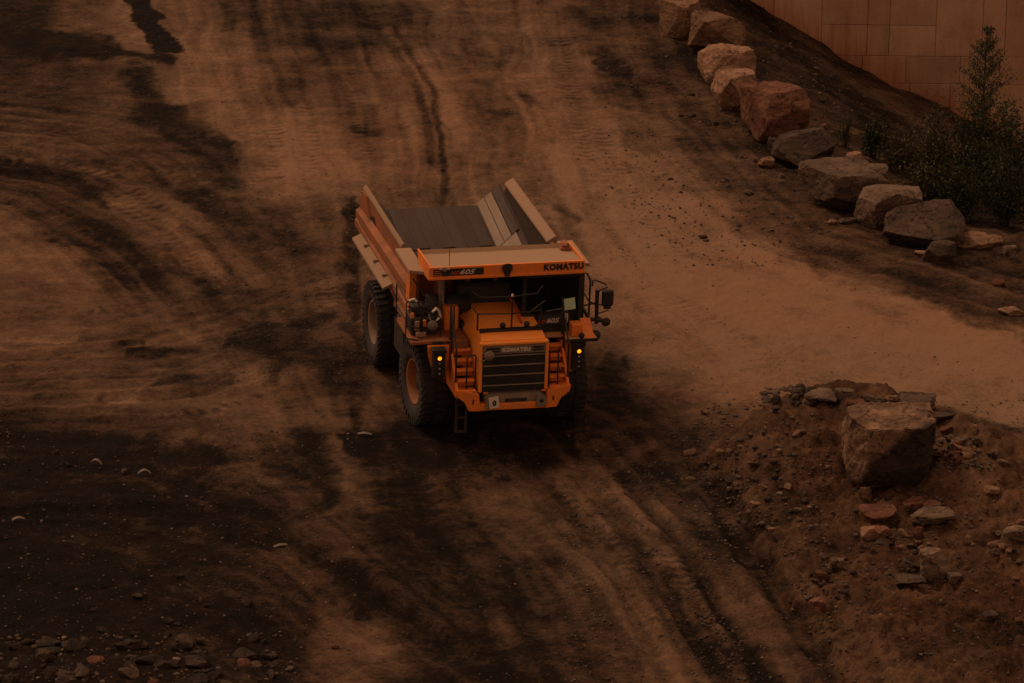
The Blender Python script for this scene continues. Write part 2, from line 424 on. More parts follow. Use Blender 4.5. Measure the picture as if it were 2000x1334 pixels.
def height(x, y):
    x = np.asarray(x, float); y = np.asarray(y, float)
    far = np.clip((np.abs(x) - 40) / 60, 0, 1)
    z = fbm(x / 7, y / 7, 0, 3) * .16 + fbm(x / 2.1, y / 3.2, 3, 3) * .07
    fwd = (x - TRUCK[0]) * FW[0] + (y - TRUCK[1]) * FW[1]; lat = (x - TRUCK[0]) * LF[0] + (y - TRUCK[1]) * LF[1]
    q = np.hypot(np.maximum(np.abs(fwd + 2) - 3.6, 0), np.maximum(np.abs(lat) - 2.3, 0))
    k = 1 - sst(0, 4.5, q)
    z = z * (1 - k) + k * np.clip(lat * math.tan(TROLL), -.2, .2)
    lump = fbm(x / .55, y / .55, 5, 4, .6)
    z = z + lump * (.034 + .034 * (1 - k))
    for pts, w, dep in RUTSW:
        P_ = np.array(pts)
        m = (x > P_[:, 0].min() - 1.5) & (x < P_[:, 0].max() + 1.5) & (y > P_[:, 1].min() - 1.5) & (y < P_[:, 1].max() + 1.5)
        if not m.any(): continue
        d, s_ = seg_dist(x[m] + fbm(x[m] / 1.2, y[m] / 1.2, 2, 2) * .09, y[m], pts)
        rut = -dep * np.exp(-(d / w) ** 4) + dep * .6 * np.exp(-((d - w * 1.45) / (w * .4)) ** 2)
        lug = .012 * np.sin(s_ * 2 * math.pi / .33) * np.exp(-(d / w) ** 4)
        z[m] += (rut + lug) * (1 - .5 * k[m])
    # the mound with the slab, lower right
    m = (x > 2) & (y > 80) & (y < 118)
    if m.any():
        xm, ym = x[m], y[m]
        wob = fbm(xm / 1.1, ym / 1.1, 4, 4) * .5
        ins = inside(xm + wob * .4, ym + wob * .4, POLY); d, _ = seg_dist(xm, ym, np.vstack([POLY, POLY[:1]]))
        d = np.where(ins, d, 0)
        pl = .42 * sst(0, 1.6, d + wob * .3)
        dc, al = seg_dist(xm, ym, CREST)
        cy = np.interp(xm, CREST[:, 0], CREST[:, 1])
        front = ym < cy
        ridge = np.where(front, np.exp(-(dc / 3.0) ** 1.7), np.exp(-(dc / 1.15) ** 2))
        endk = sst(-1.6, 1.0, xm - CREST[0, 0] + .4)
        z[m] += pl + ridge * (HCREST - .35) * endk * (1 + wob * .3) + np.where(d > .2, fbm(xm / .45, ym / .45, 6, 5, .7) * .24, 0)
    # beyond the row of boulders the bank falls away to the foot of the wall
    ey = np.interp(x, EDGE[:, 0], EDGE[:, 1], left=400, right=EDGE[-1, 1])
    t = np.clip((y - ey) / np.maximum(WALL_Y - ey, .5), 0, 1)
    zw = np.interp(x, WBX, WBZ)
    sel = (y > ey) & (x > WBX[0] - .5)
    be = np.exp(-((y - ey) / 1.1) ** 2) * (x > EDGE[0, 0]) * (x < 30); z = z + be * (.28 + fbm(x / .6, y / .6, 2, 4) * .25)
    z = np.where(sel, z * (1 - .5 * sst(0, .15, t)) + zw * t ** .9 + np.where(t > .05, fbm(x / .9, y / .9, 1, 4) * .18, 0), z)
    # low rubble bank in the near left corner
    nb = gnd(200, 1330)
    z = z + .35 * np.exp(-((x - nb[0]) / 5.5) ** 2 - ((y - nb[1] + .6) / 1.5) ** 2)
    return z * (1 - far)

def h1(x, y): return float(height(np.array([x]), np.array([y]))[0])

def place(px, py):
    """ground point seen at a photo pixel"""
    r = ray(px, py); t0 = (4 - CAM_H) / r[2]; t1 = (-9 - CAM_H) / r[2]
    ts = np.linspace(t0, t1, 500); p = np.array([0, 0, CAM_H])[None] + ts[:, None] * r[None]
    below = p[:, 2] <= height(p[:, 0], p[:, 1]); i = int(np.argmax(below)) if below.any() else 250
    return p[i]

# dryness of the soil: broad field from survey points, then wet / compacted strokes and painted truck shade
FIELD = {
 20: '20:.25 100:.3 170:.6 220:.75 400:.65 500:.4 600:.35 700:.4 800:.5 900:.55 1000:.65 1080:.65 1150:.42 1250:.35',
 75: '170:.65 230:.75 400:.75 470:.6 560:.4 650:.4 720:.5',
 120: '50:.2 120:.35 200:.45 400:.8 450:.75',
 160: '30:.45 100:.35 180:.4 260:.5 340:.75 420:.8 500:.7 560:.5 650:.6 750:.7 850:.7 930:.5 1000:.65 1080:.75 1140:.75 1200:.4 1300:.4',
 260: '40:.5 120:.4 200:.45 300:.3 360:.5 430:.8 520:.85 600:.85 680:.7 750:.6 850:.75 930:.55 1000:.6 1080:.7 1160:.85 1230:.6 1330:.45',
 340: '30:.35 100:.35 180:.4 260:.4 320:.4 400:.4 470:.55 540:.85 620:.85 690:.8 760:.7 860:.7 940:.5 1030:.7 1130:.9 1220:.9 1320:.75 1420:.5 1500:.4',
 430: '40:.6 100:.5 180:.3 260:.55 330:.65 400:.4 450:.35 520:.4 600:.55 660:.5 800:.6 1000:.7 1120:.75 1200:.9 1300:.95 1400:.9 1480:.55 1560:.45 1650:.4',
 500: '40:.65 120:.65 200:.35 280:.35 340:.45 400:.65 460:.5 520:.6 580:.4 640:.5 800:.6 1000:.6 1150:.85 1250:.98 1400:.98 1500:.85 1580:.5 1700:.4 1850:.3',
 580: '50:.55 150:.6 260:.5 350:.45 420:.25 480:.4 540:.55 600:.45 660:.55 800:.4 1000:.4 1180:.8 1300:.98 1450:1.0 1600:.95 1700:.7 1800:.45 1950:.35',
 660: '50:.55 150:.55 270:.6 360:.6 420:.6 480:.4 530:.2 600:.4 660:.5 800:.3 1000:.3 1170:.75 1280:.9 1450:.98 1650:1.0 1800:.95 1950:.8',
 740: '50:.4 150:.45 250:.45 350:.4 430:.6 500:.65 570:.55 640:.3 700:.4 760:.4 900:.2 1150:.5 1210:.35 1270:.7 1400:.92 1550:.9 1750:.95 1950:.95',
 820: '50:.4 150:.45 250:.45 350:.5 450:.65 540:.55 620:.55 660:.5 740:.55 800:.2 950:.1 1160:.3 1230:.3 1320:.45 1400:.5 1900:.85',  # low values around the truck paint its shade into the soil
 860: '40:.1 130:.1 250:.3 350:.4 440:.6 520:.55 600:.3 660:.6 720:.12',
 900: '60:.05 200:.1 330:.2 420:.25 500:.4 580:.3 650:.6 740:.5 820:.2 900:.2 1000:.25 1080:.4 1160:.5 1230:.35 1320:.25',
 960: '60:.05 200:.1 350:.1 450:.2 530:.25 590:.2 660:.6 740:.5 800:.2 900:.3 960:.45 1040:.4 1120:.3 1200:.5 1290:.3 1380:.3',
 1040: '50:.03 200:.1 350:.15 480:.12 600:.25 700:.35 780:.15 850:.25 950:.3 1050:.4 1150:.4 1250:.4 1330:.3 1420:.3',
 1100: '50:.03 150:.1 300:.2 420:.15 520:.2 640:.4 720:.25 830:.15 950:.25 1050:.35 1150:.45 1260:.5 1350:.4',
 1180: '50:.03 150:.06 300:.12 450:.2 600:.2 700:.2 830:.15 950:.2 1050:.25 1150:.45 1250:.5 1350:.45 1450:.4',
 1260: '50:.05 150:.08 300:.12 450:.15 600:.2 680:.5 800:.25 920:.15 1030:.2 1130:.35 1200:.5 1300:.45 1420:.45 1530:.35',
 1320: '50:.15 200:.2 400:.2 600:.2 720:.5 850:.25 950:.2 1050:.15 1150:.3 1250:.5 1350:.45 1450:.4 1600:.3',
}
EXTRA = '1500,880:.45 1600,960:.46 1500,1000:.4 1700,1050:.42 1900,950:.46 1900,1100:.40 1800,1250:.38 1650,1250:.42 1950,1300:.34 1600,800:.42 1750,800:.4 1900,870:.5 1990,900:.45 1570,1100:.38 1700,1180:.42 1600,880:.47 1800,600:.5 1950,640:.5 1400,250:.4 1450,330:.5 1480,60:.26 1520,150:.26 1600,180:.24 1700,230:.2 1800,300:.15 1900,400:.12 1250,120:.4 1300,200:.48 1990,560:.33'
STROKES = [  # points, half width, softness (photo px), dryness
 ([(262, -15), (285, 25), (310, 60), (324, 90)], 25, 5, .0), ([(0, 70), (110, 80), (210, 97)], 26, 18, .08), ([(200, 95), (280, 108), (340, 118)], 8, 8, .08),
 ([(270, 150), (300, 205), (340, 250), (410, 285), (460, 315)], 24, 26, .14), ([(0, 330), (110, 345), (200, 375)], 14, 15, .15),
 ([(60, 400), (130, 430), (220, 500), (300, 550)], 32, 35, .2), ([(370, 370), (430, 410), (490, 450), (600, 490)], 22, 25, .2),
 ([(690, 400), (695, 470), (682, 560), (690, 640), (705, 720), (712, 845)], 12, 9, .2),
 ([(528, 610), (532, 700), (530, 745)], 11, 11, .2), ([(490, 640), (590, 640), (650, 615)], 8, 13, .22), ([(450, 655), (520, 680)], 10, 10, .14),
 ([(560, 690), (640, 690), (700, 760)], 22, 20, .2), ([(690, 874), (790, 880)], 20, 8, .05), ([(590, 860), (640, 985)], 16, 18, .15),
 ([(770, 900), (790, 960), (840, 1080), (920, 1200), (1030, 1345)], 40, 50, .15),
 ([(660, 1110), (760, 1180), (880, 1260), (1000, 1345)], 12, 12, .12), ([(640, 1200), (700, 1260), (790, 1315)], 16, 20, .55),
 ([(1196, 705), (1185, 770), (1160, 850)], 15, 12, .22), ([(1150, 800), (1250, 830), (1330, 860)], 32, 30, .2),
 ([(770, 50), (815, 125), (848, 190), (862, 300), (866, 400)], 6, 6, .3), ([(700, 10), (760, 80), (800, 150), (832, 220), (842, 320)], 9, 9, .32),
 ([(560, 30), (700, 10), (780, 40)], 25, 30, .3), ([(912, 75), (930, 110)], 12, 14, .36), ([(936, 160), (956, 170)], 7, 10, .36), ([(950, 222), (985, 230), (960, 250)], 10, 14, .36),
 ([(690, 250), (720, 260), (745, 256)], 6, 12, .40), ([(1020, 190), (1040, 202)], 7, 11, .36), ([(1085, 410), (1105, 420), (1130, 432)], 5, 9, .30), ([(1185, 110), (1215, 140)], 20, 12, .18),
 ([(1220, 20), (1300, 130), (1380, 240)], 40, 40, .38),
 ([(1180, 930), (1250, 1020), (1330, 1130), (1400, 1230), (1470, 1345)], 12, 12, .62), ([(1100, 940), (1180, 1050), (1240, 1150), (1320, 1270), (1360, 1345)], 12, 14, .58),
 ([(1300, 1000), (1400, 1130), (1500, 1260), (1560, 1345)], 9, 12, .5), ([(1130, 920), (1220, 1040), (1300, 1150), (1400, 1310)], 9, 11, .28),
 ([(1200, 890), (1300, 1030), (1400, 1170), (1500, 1340)], 9, 11, .27), ([(1390, 960), (1470, 1090), (1570, 1240), (1650, 1345)], 14, 13, .2),
 ([(1120, 975), (1200, 905), (1270, 868)], 8, 8, .5), ([(0, 700), (120, 692), (280, 668)], 5, 6, .33), ([(250, 690), (390, 680)], 7, 8, .2), ([(300, 742), (450, 735)], 9, 10, .2),
 ([(0, 668), (150, 661)], 3, 3, .8), ([(215, 785), (300, 781)], 3, 3, .75), ([(40, 450), (110, 520), (180, 570)], 18, 18, .66), ([(240, 395), (310, 450), (420, 530)], 16, 14, .7),
 ([(20, 860), (130, 880), (420, 900)], 18, 16, .07), ([(250, 1000), (400, 1010), (520, 1060)], 14, 16, .06), ([(240, 800), (330, 700)], 4, 5, .55),
 ([(1560, 640), (1800, 660), (1990, 720)], 30, 40, 1.0), ([(1420, 470), (1560, 545), (1750, 600), (1990, 665)], 14, 18, 1.05), ([(1990, 845), (1900, 826), (1830, 800)], 8, 8, .3),
 ([(880, 860), (980, 880), (1080, 860)], 40, 40, .12), ([(1490, 350), (1600, 440), (1750, 520), (1950, 600)], 30, 30, .36), ([(1320, 80), (1420, 190), (1500, 290), (1600, 380), (1720, 455), (1990, 520)], 16, 26, .2),  # first stroke paints the truck's shade in front of its bumper
]
def dryness_and_shade(x, y):
    AX, AY = 75.0, 26.5
    pts = []
    for py, row in FIELD.items():
        for it in row.split():
            a, v = it.split(':'); g = gnd(float(a), py); pts.append((g[0], g[1], float(v)))
    for it in EXTRA.split():
        a, v = it.split(':'); px, py = map(float, a.split(',')); g = place(px, py); pts.append((g[0], g[1], float(v)))
    wx = x + fbm(x / 1.6, y / 4.0, 1, 4, .6) * .9; wy = y + fbm(x / 1.9, y / 2.6, 4, 4, .6) * 1.5
    num = np.full(x.shape, .38 * 1e-3); den = np.full(x.shape, 1e-3)
    for px_, py_, v in pts:
        m = (np.abs(wx - px_) < 2.3) & (np.abs(wy - py_) < 6.0)
        q = ((wx[m] - px_) * AX / 44) ** 2 + ((wy[m] - py_) * AY / 40) ** 2
        w = np.exp(-q); num[m] += w * v; den[m] += w
    d = num / den
    wx = x + fbm(x / .6, y / 1.3, 2, 4, .65) * .42; wy = y + fbm(x / .7, y / 1.2, 6, 4, .65) * .9
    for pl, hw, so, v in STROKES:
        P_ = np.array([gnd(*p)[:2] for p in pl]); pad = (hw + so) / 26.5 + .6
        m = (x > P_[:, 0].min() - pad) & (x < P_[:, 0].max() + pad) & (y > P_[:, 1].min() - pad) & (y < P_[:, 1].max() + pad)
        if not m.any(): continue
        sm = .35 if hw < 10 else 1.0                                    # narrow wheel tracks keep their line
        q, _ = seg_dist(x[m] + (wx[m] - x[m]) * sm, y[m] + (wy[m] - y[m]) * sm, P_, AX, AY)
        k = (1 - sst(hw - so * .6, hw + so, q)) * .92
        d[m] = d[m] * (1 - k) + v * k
    st = fbm(x / 1.1, y / .45, 3, 5, .65)
    patch = fbm(x / 3.0, y / 2.2, 0, 5, .6)
    d = d + FLOW[0] * .43 * np.clip(1.15 - np.abs(d - .5) * 1.1, .5, 1)
    d = d + .03 + .03 * inside(x, y, POLY)
    for pl in TREADS:
        P_ = np.array([gnd(*p)[:2] for p in pl]); m = (np.abs(x - P_[:, 0].mean()) < 4.5) & (y > P_[:, 1].min() - 1) & (y < P_[:, 1].max() + 1)
        q, s_ = seg_dist(x[m], y[m], P_); br = np.clip(fbm(x[m] / .8, y[m] / 1.1, 3, 3) * 2.5 + .55, 0, 1)
        d[m] += (.16 * np.sin(s_ * 2 * math.pi / .36 + q * 5) - .03) * np.exp(-(q / .30) ** 6) * br
    mid = fbm(x / .9, y / 1.0, 5, 5, .62)
    w_ = np.clip(1.15 - np.abs(d - .48) * 1.5, .30, 1)
    d = d + (st * .14 + patch * .13 + mid * .19) * w_
    return np.clip(d, 0, 1.05)

TRAFFIC = [  # the ways vehicles take over the yard: survey points, half width (m), strength
 ([(740, -30), (835, 180), (880, 400), (905, 620)], 2.6, 1.0), ([(1000, -30), (1050, 200), (1120, 430), (1230, 560), (1450, 700)], 2.2, .9),
 ([(480, -30), (560, 250), (640, 470), (700, 700), (760, 900)], 2.4, .8), ([(1130, -30), (1230, 250), (1470, 480), (2050, 650)], 3.0, .7), ([(1180, 700), (1400, 680), (1700, 720), (2050, 790)], 2.0, .35),
 ([(-30, 330), (150, 360), (330, 460), (520, 640), (700, 880)], 2.6, 1.1), ([(-30, 240), (160, 260), (300, 330), (480, 480), (650, 700)], 2.0, .8), ([(-30, 710), (250, 700), (480, 640), (680, 560)], 2.2, .9), ([(-30, 800), (300, 790), (600, 720)], 1.8, .8),
 ([(1000, 850), (1110, 980), (1260, 1160), (1400, 1345)], 2.6, 1.2), ([(1150, 860), (1300, 1010), (1450, 1190), (1560, 1345)], 1.6, 1.0), ([(820, 880), (880, 1020), (970, 1190), (1080, 1345)], 1.8, .8),
 ([(500, 960), (660, 1110), (820, 1220), (1000, 1350)], 2.2, 1.1), ([(-30, 920), (250, 935), (480, 1020), (760, 1230), (900, 1350)], 2.4, .8), ([(-30, 1060), (250, 1090), (500, 1190), (700, 1345)], 2.2, .7)]
TREADS = [[(525, 200), (540, 270), (535, 345)], [(598, 205), (606, 280), (604, 350)], [(215, 380), (300, 440), (420, 535)], [(250, 372), (345, 430), (470, 520)], [(0, 318), (120, 322), (230, 350)], [(320, 812), (420, 800), (520, 770)], [(180, 775), (330, 772)],
 [(1160, 240), (1230, 380), (1340, 500)], [(1090, 60), (1120, 200), (1150, 330)], [(680, 120), (700, 240), (712, 330)], [(30, 600), (150, 610), (260, 600)], [(1250, 560), (1420, 640), (1600, 690)], [(1210, 960), (1300, 1080), (1400, 1220)], [(1110, 950), (1200, 1070), (1290, 1220)], [(640, 560), (650, 700), (672, 820)]]
def flow(x, y):
    num = np.zeros(x.shape); den = np.full(x.shape, .35)
    for i, (pl, W, s_) in enumerate(TRAFFIC):
        P_ = np.array([gnd(*p)[:2] for p in pl])
        d, al = seg_dist(x + fbm(x / 2.5, y / 3.5, i, 2) * .5, y, P_)
        m = d < 2.2 * W
        if not m.any(): continue
        c = np.interp(y[m], P_[::-1, 1] if P_[0, 1] > P_[-1, 1] else P_[:, 1], P_[::-1, 0] if P_[0, 1] > P_[-1, 1] else P_[:, 0])
        sg = np.where(x[m] > c, 1.0, -1.0); lat = d[m] * sg
        n = fbm(lat / .46 + 31 * i, al[m] / 13.0, i, 4, .62) + .75 * fbm(lat / .19 + 11 * i, al[m] / 8.0, i + 2, 2, .6)
        w = np.exp(-(d[m] / W) ** 2)
        num[m] += w * n * s_; den[m] += w
    return num / den

def axis_lines(lo, hi, step, far):
    a = list(np.arange(lo, hi, step)); s_ = step; v = a[-1]; out = []
    while v < far: s_ *= 1.35; v += s_; out.append(v)
    s_ = step; v = a[0]; inn = []
    while v > -far: s_ *= 1.35; v -= s_; inn.append(v)
    return np.array(inn[::-1] + a + out)

gx = axis_lines(-18.5, 19.5, .065, 1500); gy = axis_lines(91.5, 148.5, .105, 1500)
GX, GY = np.meshgrid(gx, gy, indexing='ij'); nx, ny = GX.shape
fx, fy = GX.ravel(), GY.ravel()
nearm = (np.abs(fx) < 40) & (fy > 70) & (fy < 170)
FLOWALL = np.zeros(fx.shape); FLOWALL[nearm] = flow(fx[nearm], fy[nearm])
FLOW = [FLOWALL[nearm]]
HZ = height(fx, fy) + FLOWALL * .05 * (1 - inside(fx, fy, POLY))
DRY = np.full(fx.shape, .4); DRY[nearm] = dryness_and_shade(fx[nearm], fy[nearm])
RED = np.full(fx.shape, .2)
RED[nearm] = .25 + .75 * inside(fx[nearm], fy[nearm], POLY) * (0.6 + fbm(fx[nearm] / 1.5, fy[nearm] / 1.5, 5, 3) * .8) + fbm(fx[nearm] / 4, fy[nearm] / 4, 2, 3) * .4
gm = bpy.data.meshes.new('ground')
gm.vertices.add(nx * ny); gm.vertices.foreach_set('co', np.column_stack([fx, fy, HZ]).ravel())
I = np.arange(nx * ny).reshape(nx, ny)
Q = np.stack([I[:-1, :-1], I[1:, :-1], I[1:, 1:], I[:-1, 1:]], -1).reshape(-1, 4)
gm.loops.add(Q.size); gm.loops.foreach_set('vertex_index', Q.ravel().astype(np.int32))
gm.polygons.add(len(Q)); gm.polygons.foreach_set('loop_start', np.arange(0, Q.size, 4, dtype=np.int32))
gm.polygons.foreach_set('loop_total', np.full(len(Q), 4, dtype=np.int32))
gm.polygons.foreach_set('use_smooth', np.ones(len(Q), bool)); gm.update(calc_edges=True)
for nm, arr in (('dryness_and_shade', DRY), ('redness', np.clip(RED, 0, 1))):
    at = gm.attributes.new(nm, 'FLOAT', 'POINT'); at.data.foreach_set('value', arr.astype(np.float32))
tag(link('ground', gm, M['ground']), kind='structure')

# ------------------------------------------------------------------ concrete retaining wall beyond the bank
def wall_mat():
    m, nt, b = new_mat('stained_concrete')
    oi = nt.nodes.new('ShaderNodeObjectInfo'); tc = coords(nt)
    n1 = noise(nt, .9, 6, .6, tc); n2 = noise(nt, 7, 8, .7, tc)
    mp = N(nt, 'ShaderNodeMapping'); mp.inputs['Scale'].default_value = (3.0, 1, .35); nt.links.new(tc, mp.inputs[0]); n3 = noise(nt, 1.5, 6, .65, mp.outputs[0])
    f = math_(nt, 'ADD', math_(nt, 'MULTIPLY', n1.outputs[0], .5), math_(nt, 'ADD', math_(nt, 'MULTIPLY', n2.outputs[0], .2), math_(nt, 'MULTIPLY', n3.outputs[0], .3)))
    r = ramp(nt, f, [(.34, (.30, .18, .112)), (.5, (.43, .265, .17)), (.66, (.53, .335, .22))])
    # splashed red soil along the foot, following the line of the bank
    sx = N(nt, 'ShaderNodeSeparateXYZ'); nt.links.new(tc, sx.inputs[0])
    k = (WBZ[5] - WBZ[1]) / (WBX[5] - WBX[1])
    line = math_(nt, 'ADD', math_(nt, 'MULTIPLY', math_(nt, 'SUBTRACT', sx.outputs[0], float(WBX[1])), float(k)), float(WBZ[1]))
    ab = math_(nt, 'ADD', math_(nt, 'SUBTRACT', sx.outputs[2], line), math_(nt, 'MULTIPLY', math_(nt, 'SUBTRACT', n3.outputs[0], .5), 2.2))
    st = N(nt, 'ShaderNodeMapRange'); st.inputs[1].default_value = 1.0; st.inputs[2].default_value = -.2; nt.links.new(ab, st.inputs[0])
    c = mixc(nt, math_(nt, 'MULTIPLY', st.outputs[0], .7), r.outputs[0], (.30, .085, .025))
    br = N(nt, 'ShaderNodeMapRange'); br.inputs[3].default_value = .88; br.inputs[4].default_value = 1.1; nt.links.new(oi.outputs['Random'], br.inputs[0])
    hs = N(nt, 'ShaderNodeHueSaturation'); nt.links.new(c, hs.inputs['Color']); nt.links.new(br.outputs[0], hs.inputs['Value'])
    nt.links.new(hs.outputs[0], b.inputs['Base Color']); b.inputs['Roughness'].default_value = .9; b.inputs['Specular IOR Level'].default_value = .2
    bump(nt, b, n2.outputs[0], .4, .03)
    return m
M['concrete'] = wall_mat()
M['joint'] = plain('dark_joint', (.33, .20, .125), .95)
def wpx(px, py): p = at_y(px, py, WALL_Y); return p[0], p[2]
wall = MB().box((3.0, WALL_Y + .13, -9.0), (60.0, WALL_Y + 1.2, 5.0)).build('concrete_wall', M['joint'])
tag(wall, 'long stained concrete panel wall standing behind the boulders and the thin sapling', 'wall')
zr = [wpx(1800, y)[1] for y in (110, 152, 200, 262)]
def panel(x0, x1, z0, z1, p=0.0):
    g = .0045
    MB().box((x0 + g, WALL_Y - p, z0 + g), (x1 - g, WALL_Y + .13, z1 - g), .015).build('panel', M['concrete'], wall)
xs = [3.0, 4.4, 6.0] + [wpx(p, 60)[0] for p in (1510, 1604, 1694, 1737, 1828, 1919)]
while xs[-1] < 60: xs.append(xs[-1] + (1.55 if len(xs) % 3 else .75))
for i in range(len(xs) - 1):
    ztop = wpx(1800, 50)[1] if i in (4, 5, 6) else None
    pr = random.uniform(0, .012)
    if ztop: panel(xs[i], xs[i + 1], zr[0], ztop, pr); panel(xs[i], xs[i + 1], ztop, 5.0, pr + .006)
    else: panel(xs[i], xs[i + 1], zr[0], 5.0, pr)
rows = zr[:1] + [zr[1] - .2, zr[2] - .7, -9.0]
for r_ in range(len(rows) - 1):
    x = 8.0 - random.uniform(0, .8)
    if r_ == 0: x = wpx(1600, 60)[0]
    while x < 60:
        w = random.uniform(1.15, 1.9); panel(x, min(x + w, 60), rows[r_ + 1], rows[r_], random.uniform(0, .012)); x += w

# ------------------------------------------------------------------ rocks
def ico(sub):
    bm = bmesh.new(); bmesh.ops.create_icosphere(bm, subdivisions=sub, radius=1.0)
    v = np.array([p.co[:] for p in bm.verts]); f = [[q.index for q in t.verts] for t in bm.faces]; bm.free(); return v, f
ICO = {k: ico(k) for k in (1, 2, 3, 4, 5)}
def rock_mesh(size, seed, sub=3, cuts=12, blocky=.5, rough=.03, planes=(), dr=(.62, .95)):
    rg = np.random.default_rng(seed); v, f = ICO[sub]; v = v.copy()
    v = v / np.max(np.abs(v), axis=1, keepdims=True) ** blocky          # between a ball and a block
    pls = [(np.array(n, float), d) for n, d in planes]
    for _ in range(cuts):
        n = rg.normal(size=3); n /= np.linalg.norm(n); pls.append((n, rg.uniform(*dr)))
    for n, d in pls:
        n = n / np.linalg.norm(n); h = v @ n - d; k = h > 0; v[k] -= h[k, None] * n
    q = v * 2.3 + seed % 97
    r1 = fbm(q[:, 0] + q[:, 2] * .7, q[:, 1] - q[:, 2] * .4, seed % 7, 3); r2 = fbm(q[:, 0] * 4 + q[:, 2] * 3, q[:, 1] * 4 - q[:, 2] * 2, (seed + 3) % 7, 3)
    rid = 1 - 2 * np.abs(fbm(q[:, 0] * 1.7 - q[:, 2], q[:, 1] * 1.7 + q[:, 2] * .8, (seed + 1) % 7, 3))
    v *= (1 + rough * 2.4 * r1 + rough * 1.1 * r2 - rough * .9 * np.clip(rid - .6, 0, 1) * 2)[:, None]
    lay = np.abs(((v[:, 2] * 2.6 + r1 * .8) % 1) - .5)                   # bedding ledges
    v[:, :2] *= (1 + rough * 1.2 * (lay - .25))[:, None]
    v *= np.array(size) / 2 / np.maximum(np.abs(v).max(0), 1e-6)
    me = bpy.data.meshes.new('rock'); me.from_pydata(v.tolist(), [], f); me.update(); return me

def rock(px, py, w, h, mat, label, cat='boulder', name='boulder', sub=4, seed=None, depth=.85, blocky=.5, cuts=12, rough=.03, group=None, planes=(), rz=None, sink=.12, rx=0, dr=(.62, .95)):
    """a stone whose foot shows at photo pixel (px, py), about w x h pixels large there"""
    b = place(px, py); sc = FPX / np.linalg.norm(b - np.array([0, 0, CAM_H]))
    W = w / sc; D = W * depth; H = max((h / sc - D * .22) / .90, W * .24) * (1 + sink)
    seed = seed if seed is not None else int(px * 31 + py * 7)
    o = link(name, rock_mesh((W, D, H), seed, sub, cuts, blocky, rough, planes, dr), M[mat])
    y = b[1] + D * .42; z = h1(b[0], b[1])
    o.location = (b[0], y, z + H * (.5 - sink)); o.rotation_euler = (rx, 0, rz if rz is not None else random.uniform(-.25, .25))
    return tag(o, label, cat, group)

TOPF = ((0, .02, 1), .66); FRONT = ((.12, -1, -.75), .92); LEFT = ((-1, -.35, .05), .72)
BL = [  # foot pixel, size px, material, label
 (1330, 74, 76, 84, 'rock_tan', 'tan boulder at the head of the row, cut by the top edge of the picture', 51, (TOPF, FRONT)),
 (1398, 98, 100, 82, 'rock_tan', 'wide pale blocky boulder with a flat top, second from the head of the row', 52, (TOPF, FRONT)),
 (1420, 158, 100, 82, 'rock_tan', 'rounded tan boulder with a lumpy top, third from the head of the row', 53, (TOPF,)),
 (1442, 218, 90, 90, 'rock_tan', 'narrow upright boulder with a black shaded face, fourth from the head of the row', 54, (TOPF, FRONT)),
 (1525, 272, 130, 114, 'rock_red', 'large boulder with a pink top and reddish cracked face above the bend of the row', 55, (TOPF, FRONT, LEFT)),
 (1574, 324, 108, 76, 'rock_brown', 'dark smooth dust-covered boulder leaning below the pink-topped one', 56, (((-.2, -.8, .6), .5),)),
 (1648, 412, 158, 110, 'rock_grey', 'big grey craggy boulder with a flat top in the middle of the row', 57, (TOPF, FRONT, LEFT)),
 (1733, 448, 128, 98, 'rock_grey', 'grey layered boulder with a sloping ledge and a black underside', 58, (((.1, .2, 1), .6), ((.4, -1, -.3), .6), LEFT)),
 (1810, 486, 140, 92, 'rock_brown', 'low earthy boulder half buried in brown soil', 59, (((-.3, -.7, .75), .5),)),
 (1838, 516, 60, 54, 'rock_brown', 'small wedge-shaped brown rock below the half-buried boulder', 60, (TOPF,)),
]
for px, py, w, h, mt, lab, sd, pls in BL: rock(px, py + 4, w * 1.16, h * 1.14, mt, lab, seed=sd, planes=pls, group='boulders lining the road edge', sub=5, blocky=.84, cuts=20, rough=.030, sink=.2, dr=(.70, 1.06))
rock(1911, 488, 104, 36, 'rock_tan', 'flat pale cracked slab lying at the lower end of the row', 'rock slab', 'rock_slab', seed=61, planes=(((0, .1, 1), .5),), sub=4, depth=.6)
sl = rock(1712, 402, 46, 30, 'rock_grey', 'small grey block resting on top of the craggy boulders', 'rock', 'rock', seed=62, planes=(TOPF, FRONT), sub=4); sl.location.z += .72; sl.location.y += .3
for px, py, w, h, mt, lab in [
 (1497, 330, 34, 24, 'rock_tan', 'pale wedge rock at the foot of the dark smooth boulder'), (1517, 300, 36, 34, 'rock_brown', 'brown split rock beside the dark smooth boulder'),
 (1478, 258, 22, 12, 'rock_tan', 'flat pale stone left of the pink-topped boulder'), (1668, 318, 34, 22, 'rock_tan', 'curved pale stone behind the craggy grey boulder'),
 (1690, 316, 20, 10, 'rock_red', 'bright red stone behind the craggy grey boulder'), (1970, 500, 34, 22, 'rock_grey', 'small dark stone right of the flat cracked slab'),
 (1952, 562, 28, 16, 'rock_red', 'pinkish stone alone on the verge below the cracked slab'), (1795, 502, 28, 12, 'rock_tan', 'thin flat stone left of the small wedge-shaped rock'),
 (1655, 440, 40, 12, 'rock_brown', 'flat brown stone under the craggy grey boulder'), (1626, 440, 20, 12, 'rock_tan', 'pale pebble on the verge under the craggy grey boulder'),
 (1975, 618, 50, 14, 'rock_tan', 'long pale stone at the right edge beside the road'), (1590, 355, 26, 14, 'rock_brown', 'brown stone in front of the dark smooth boulder')]:
    rock(px, py, w, h, mt, lab, 'rock', 'rock', sub=4, cuts=9, blocky=.7, rough=.06)

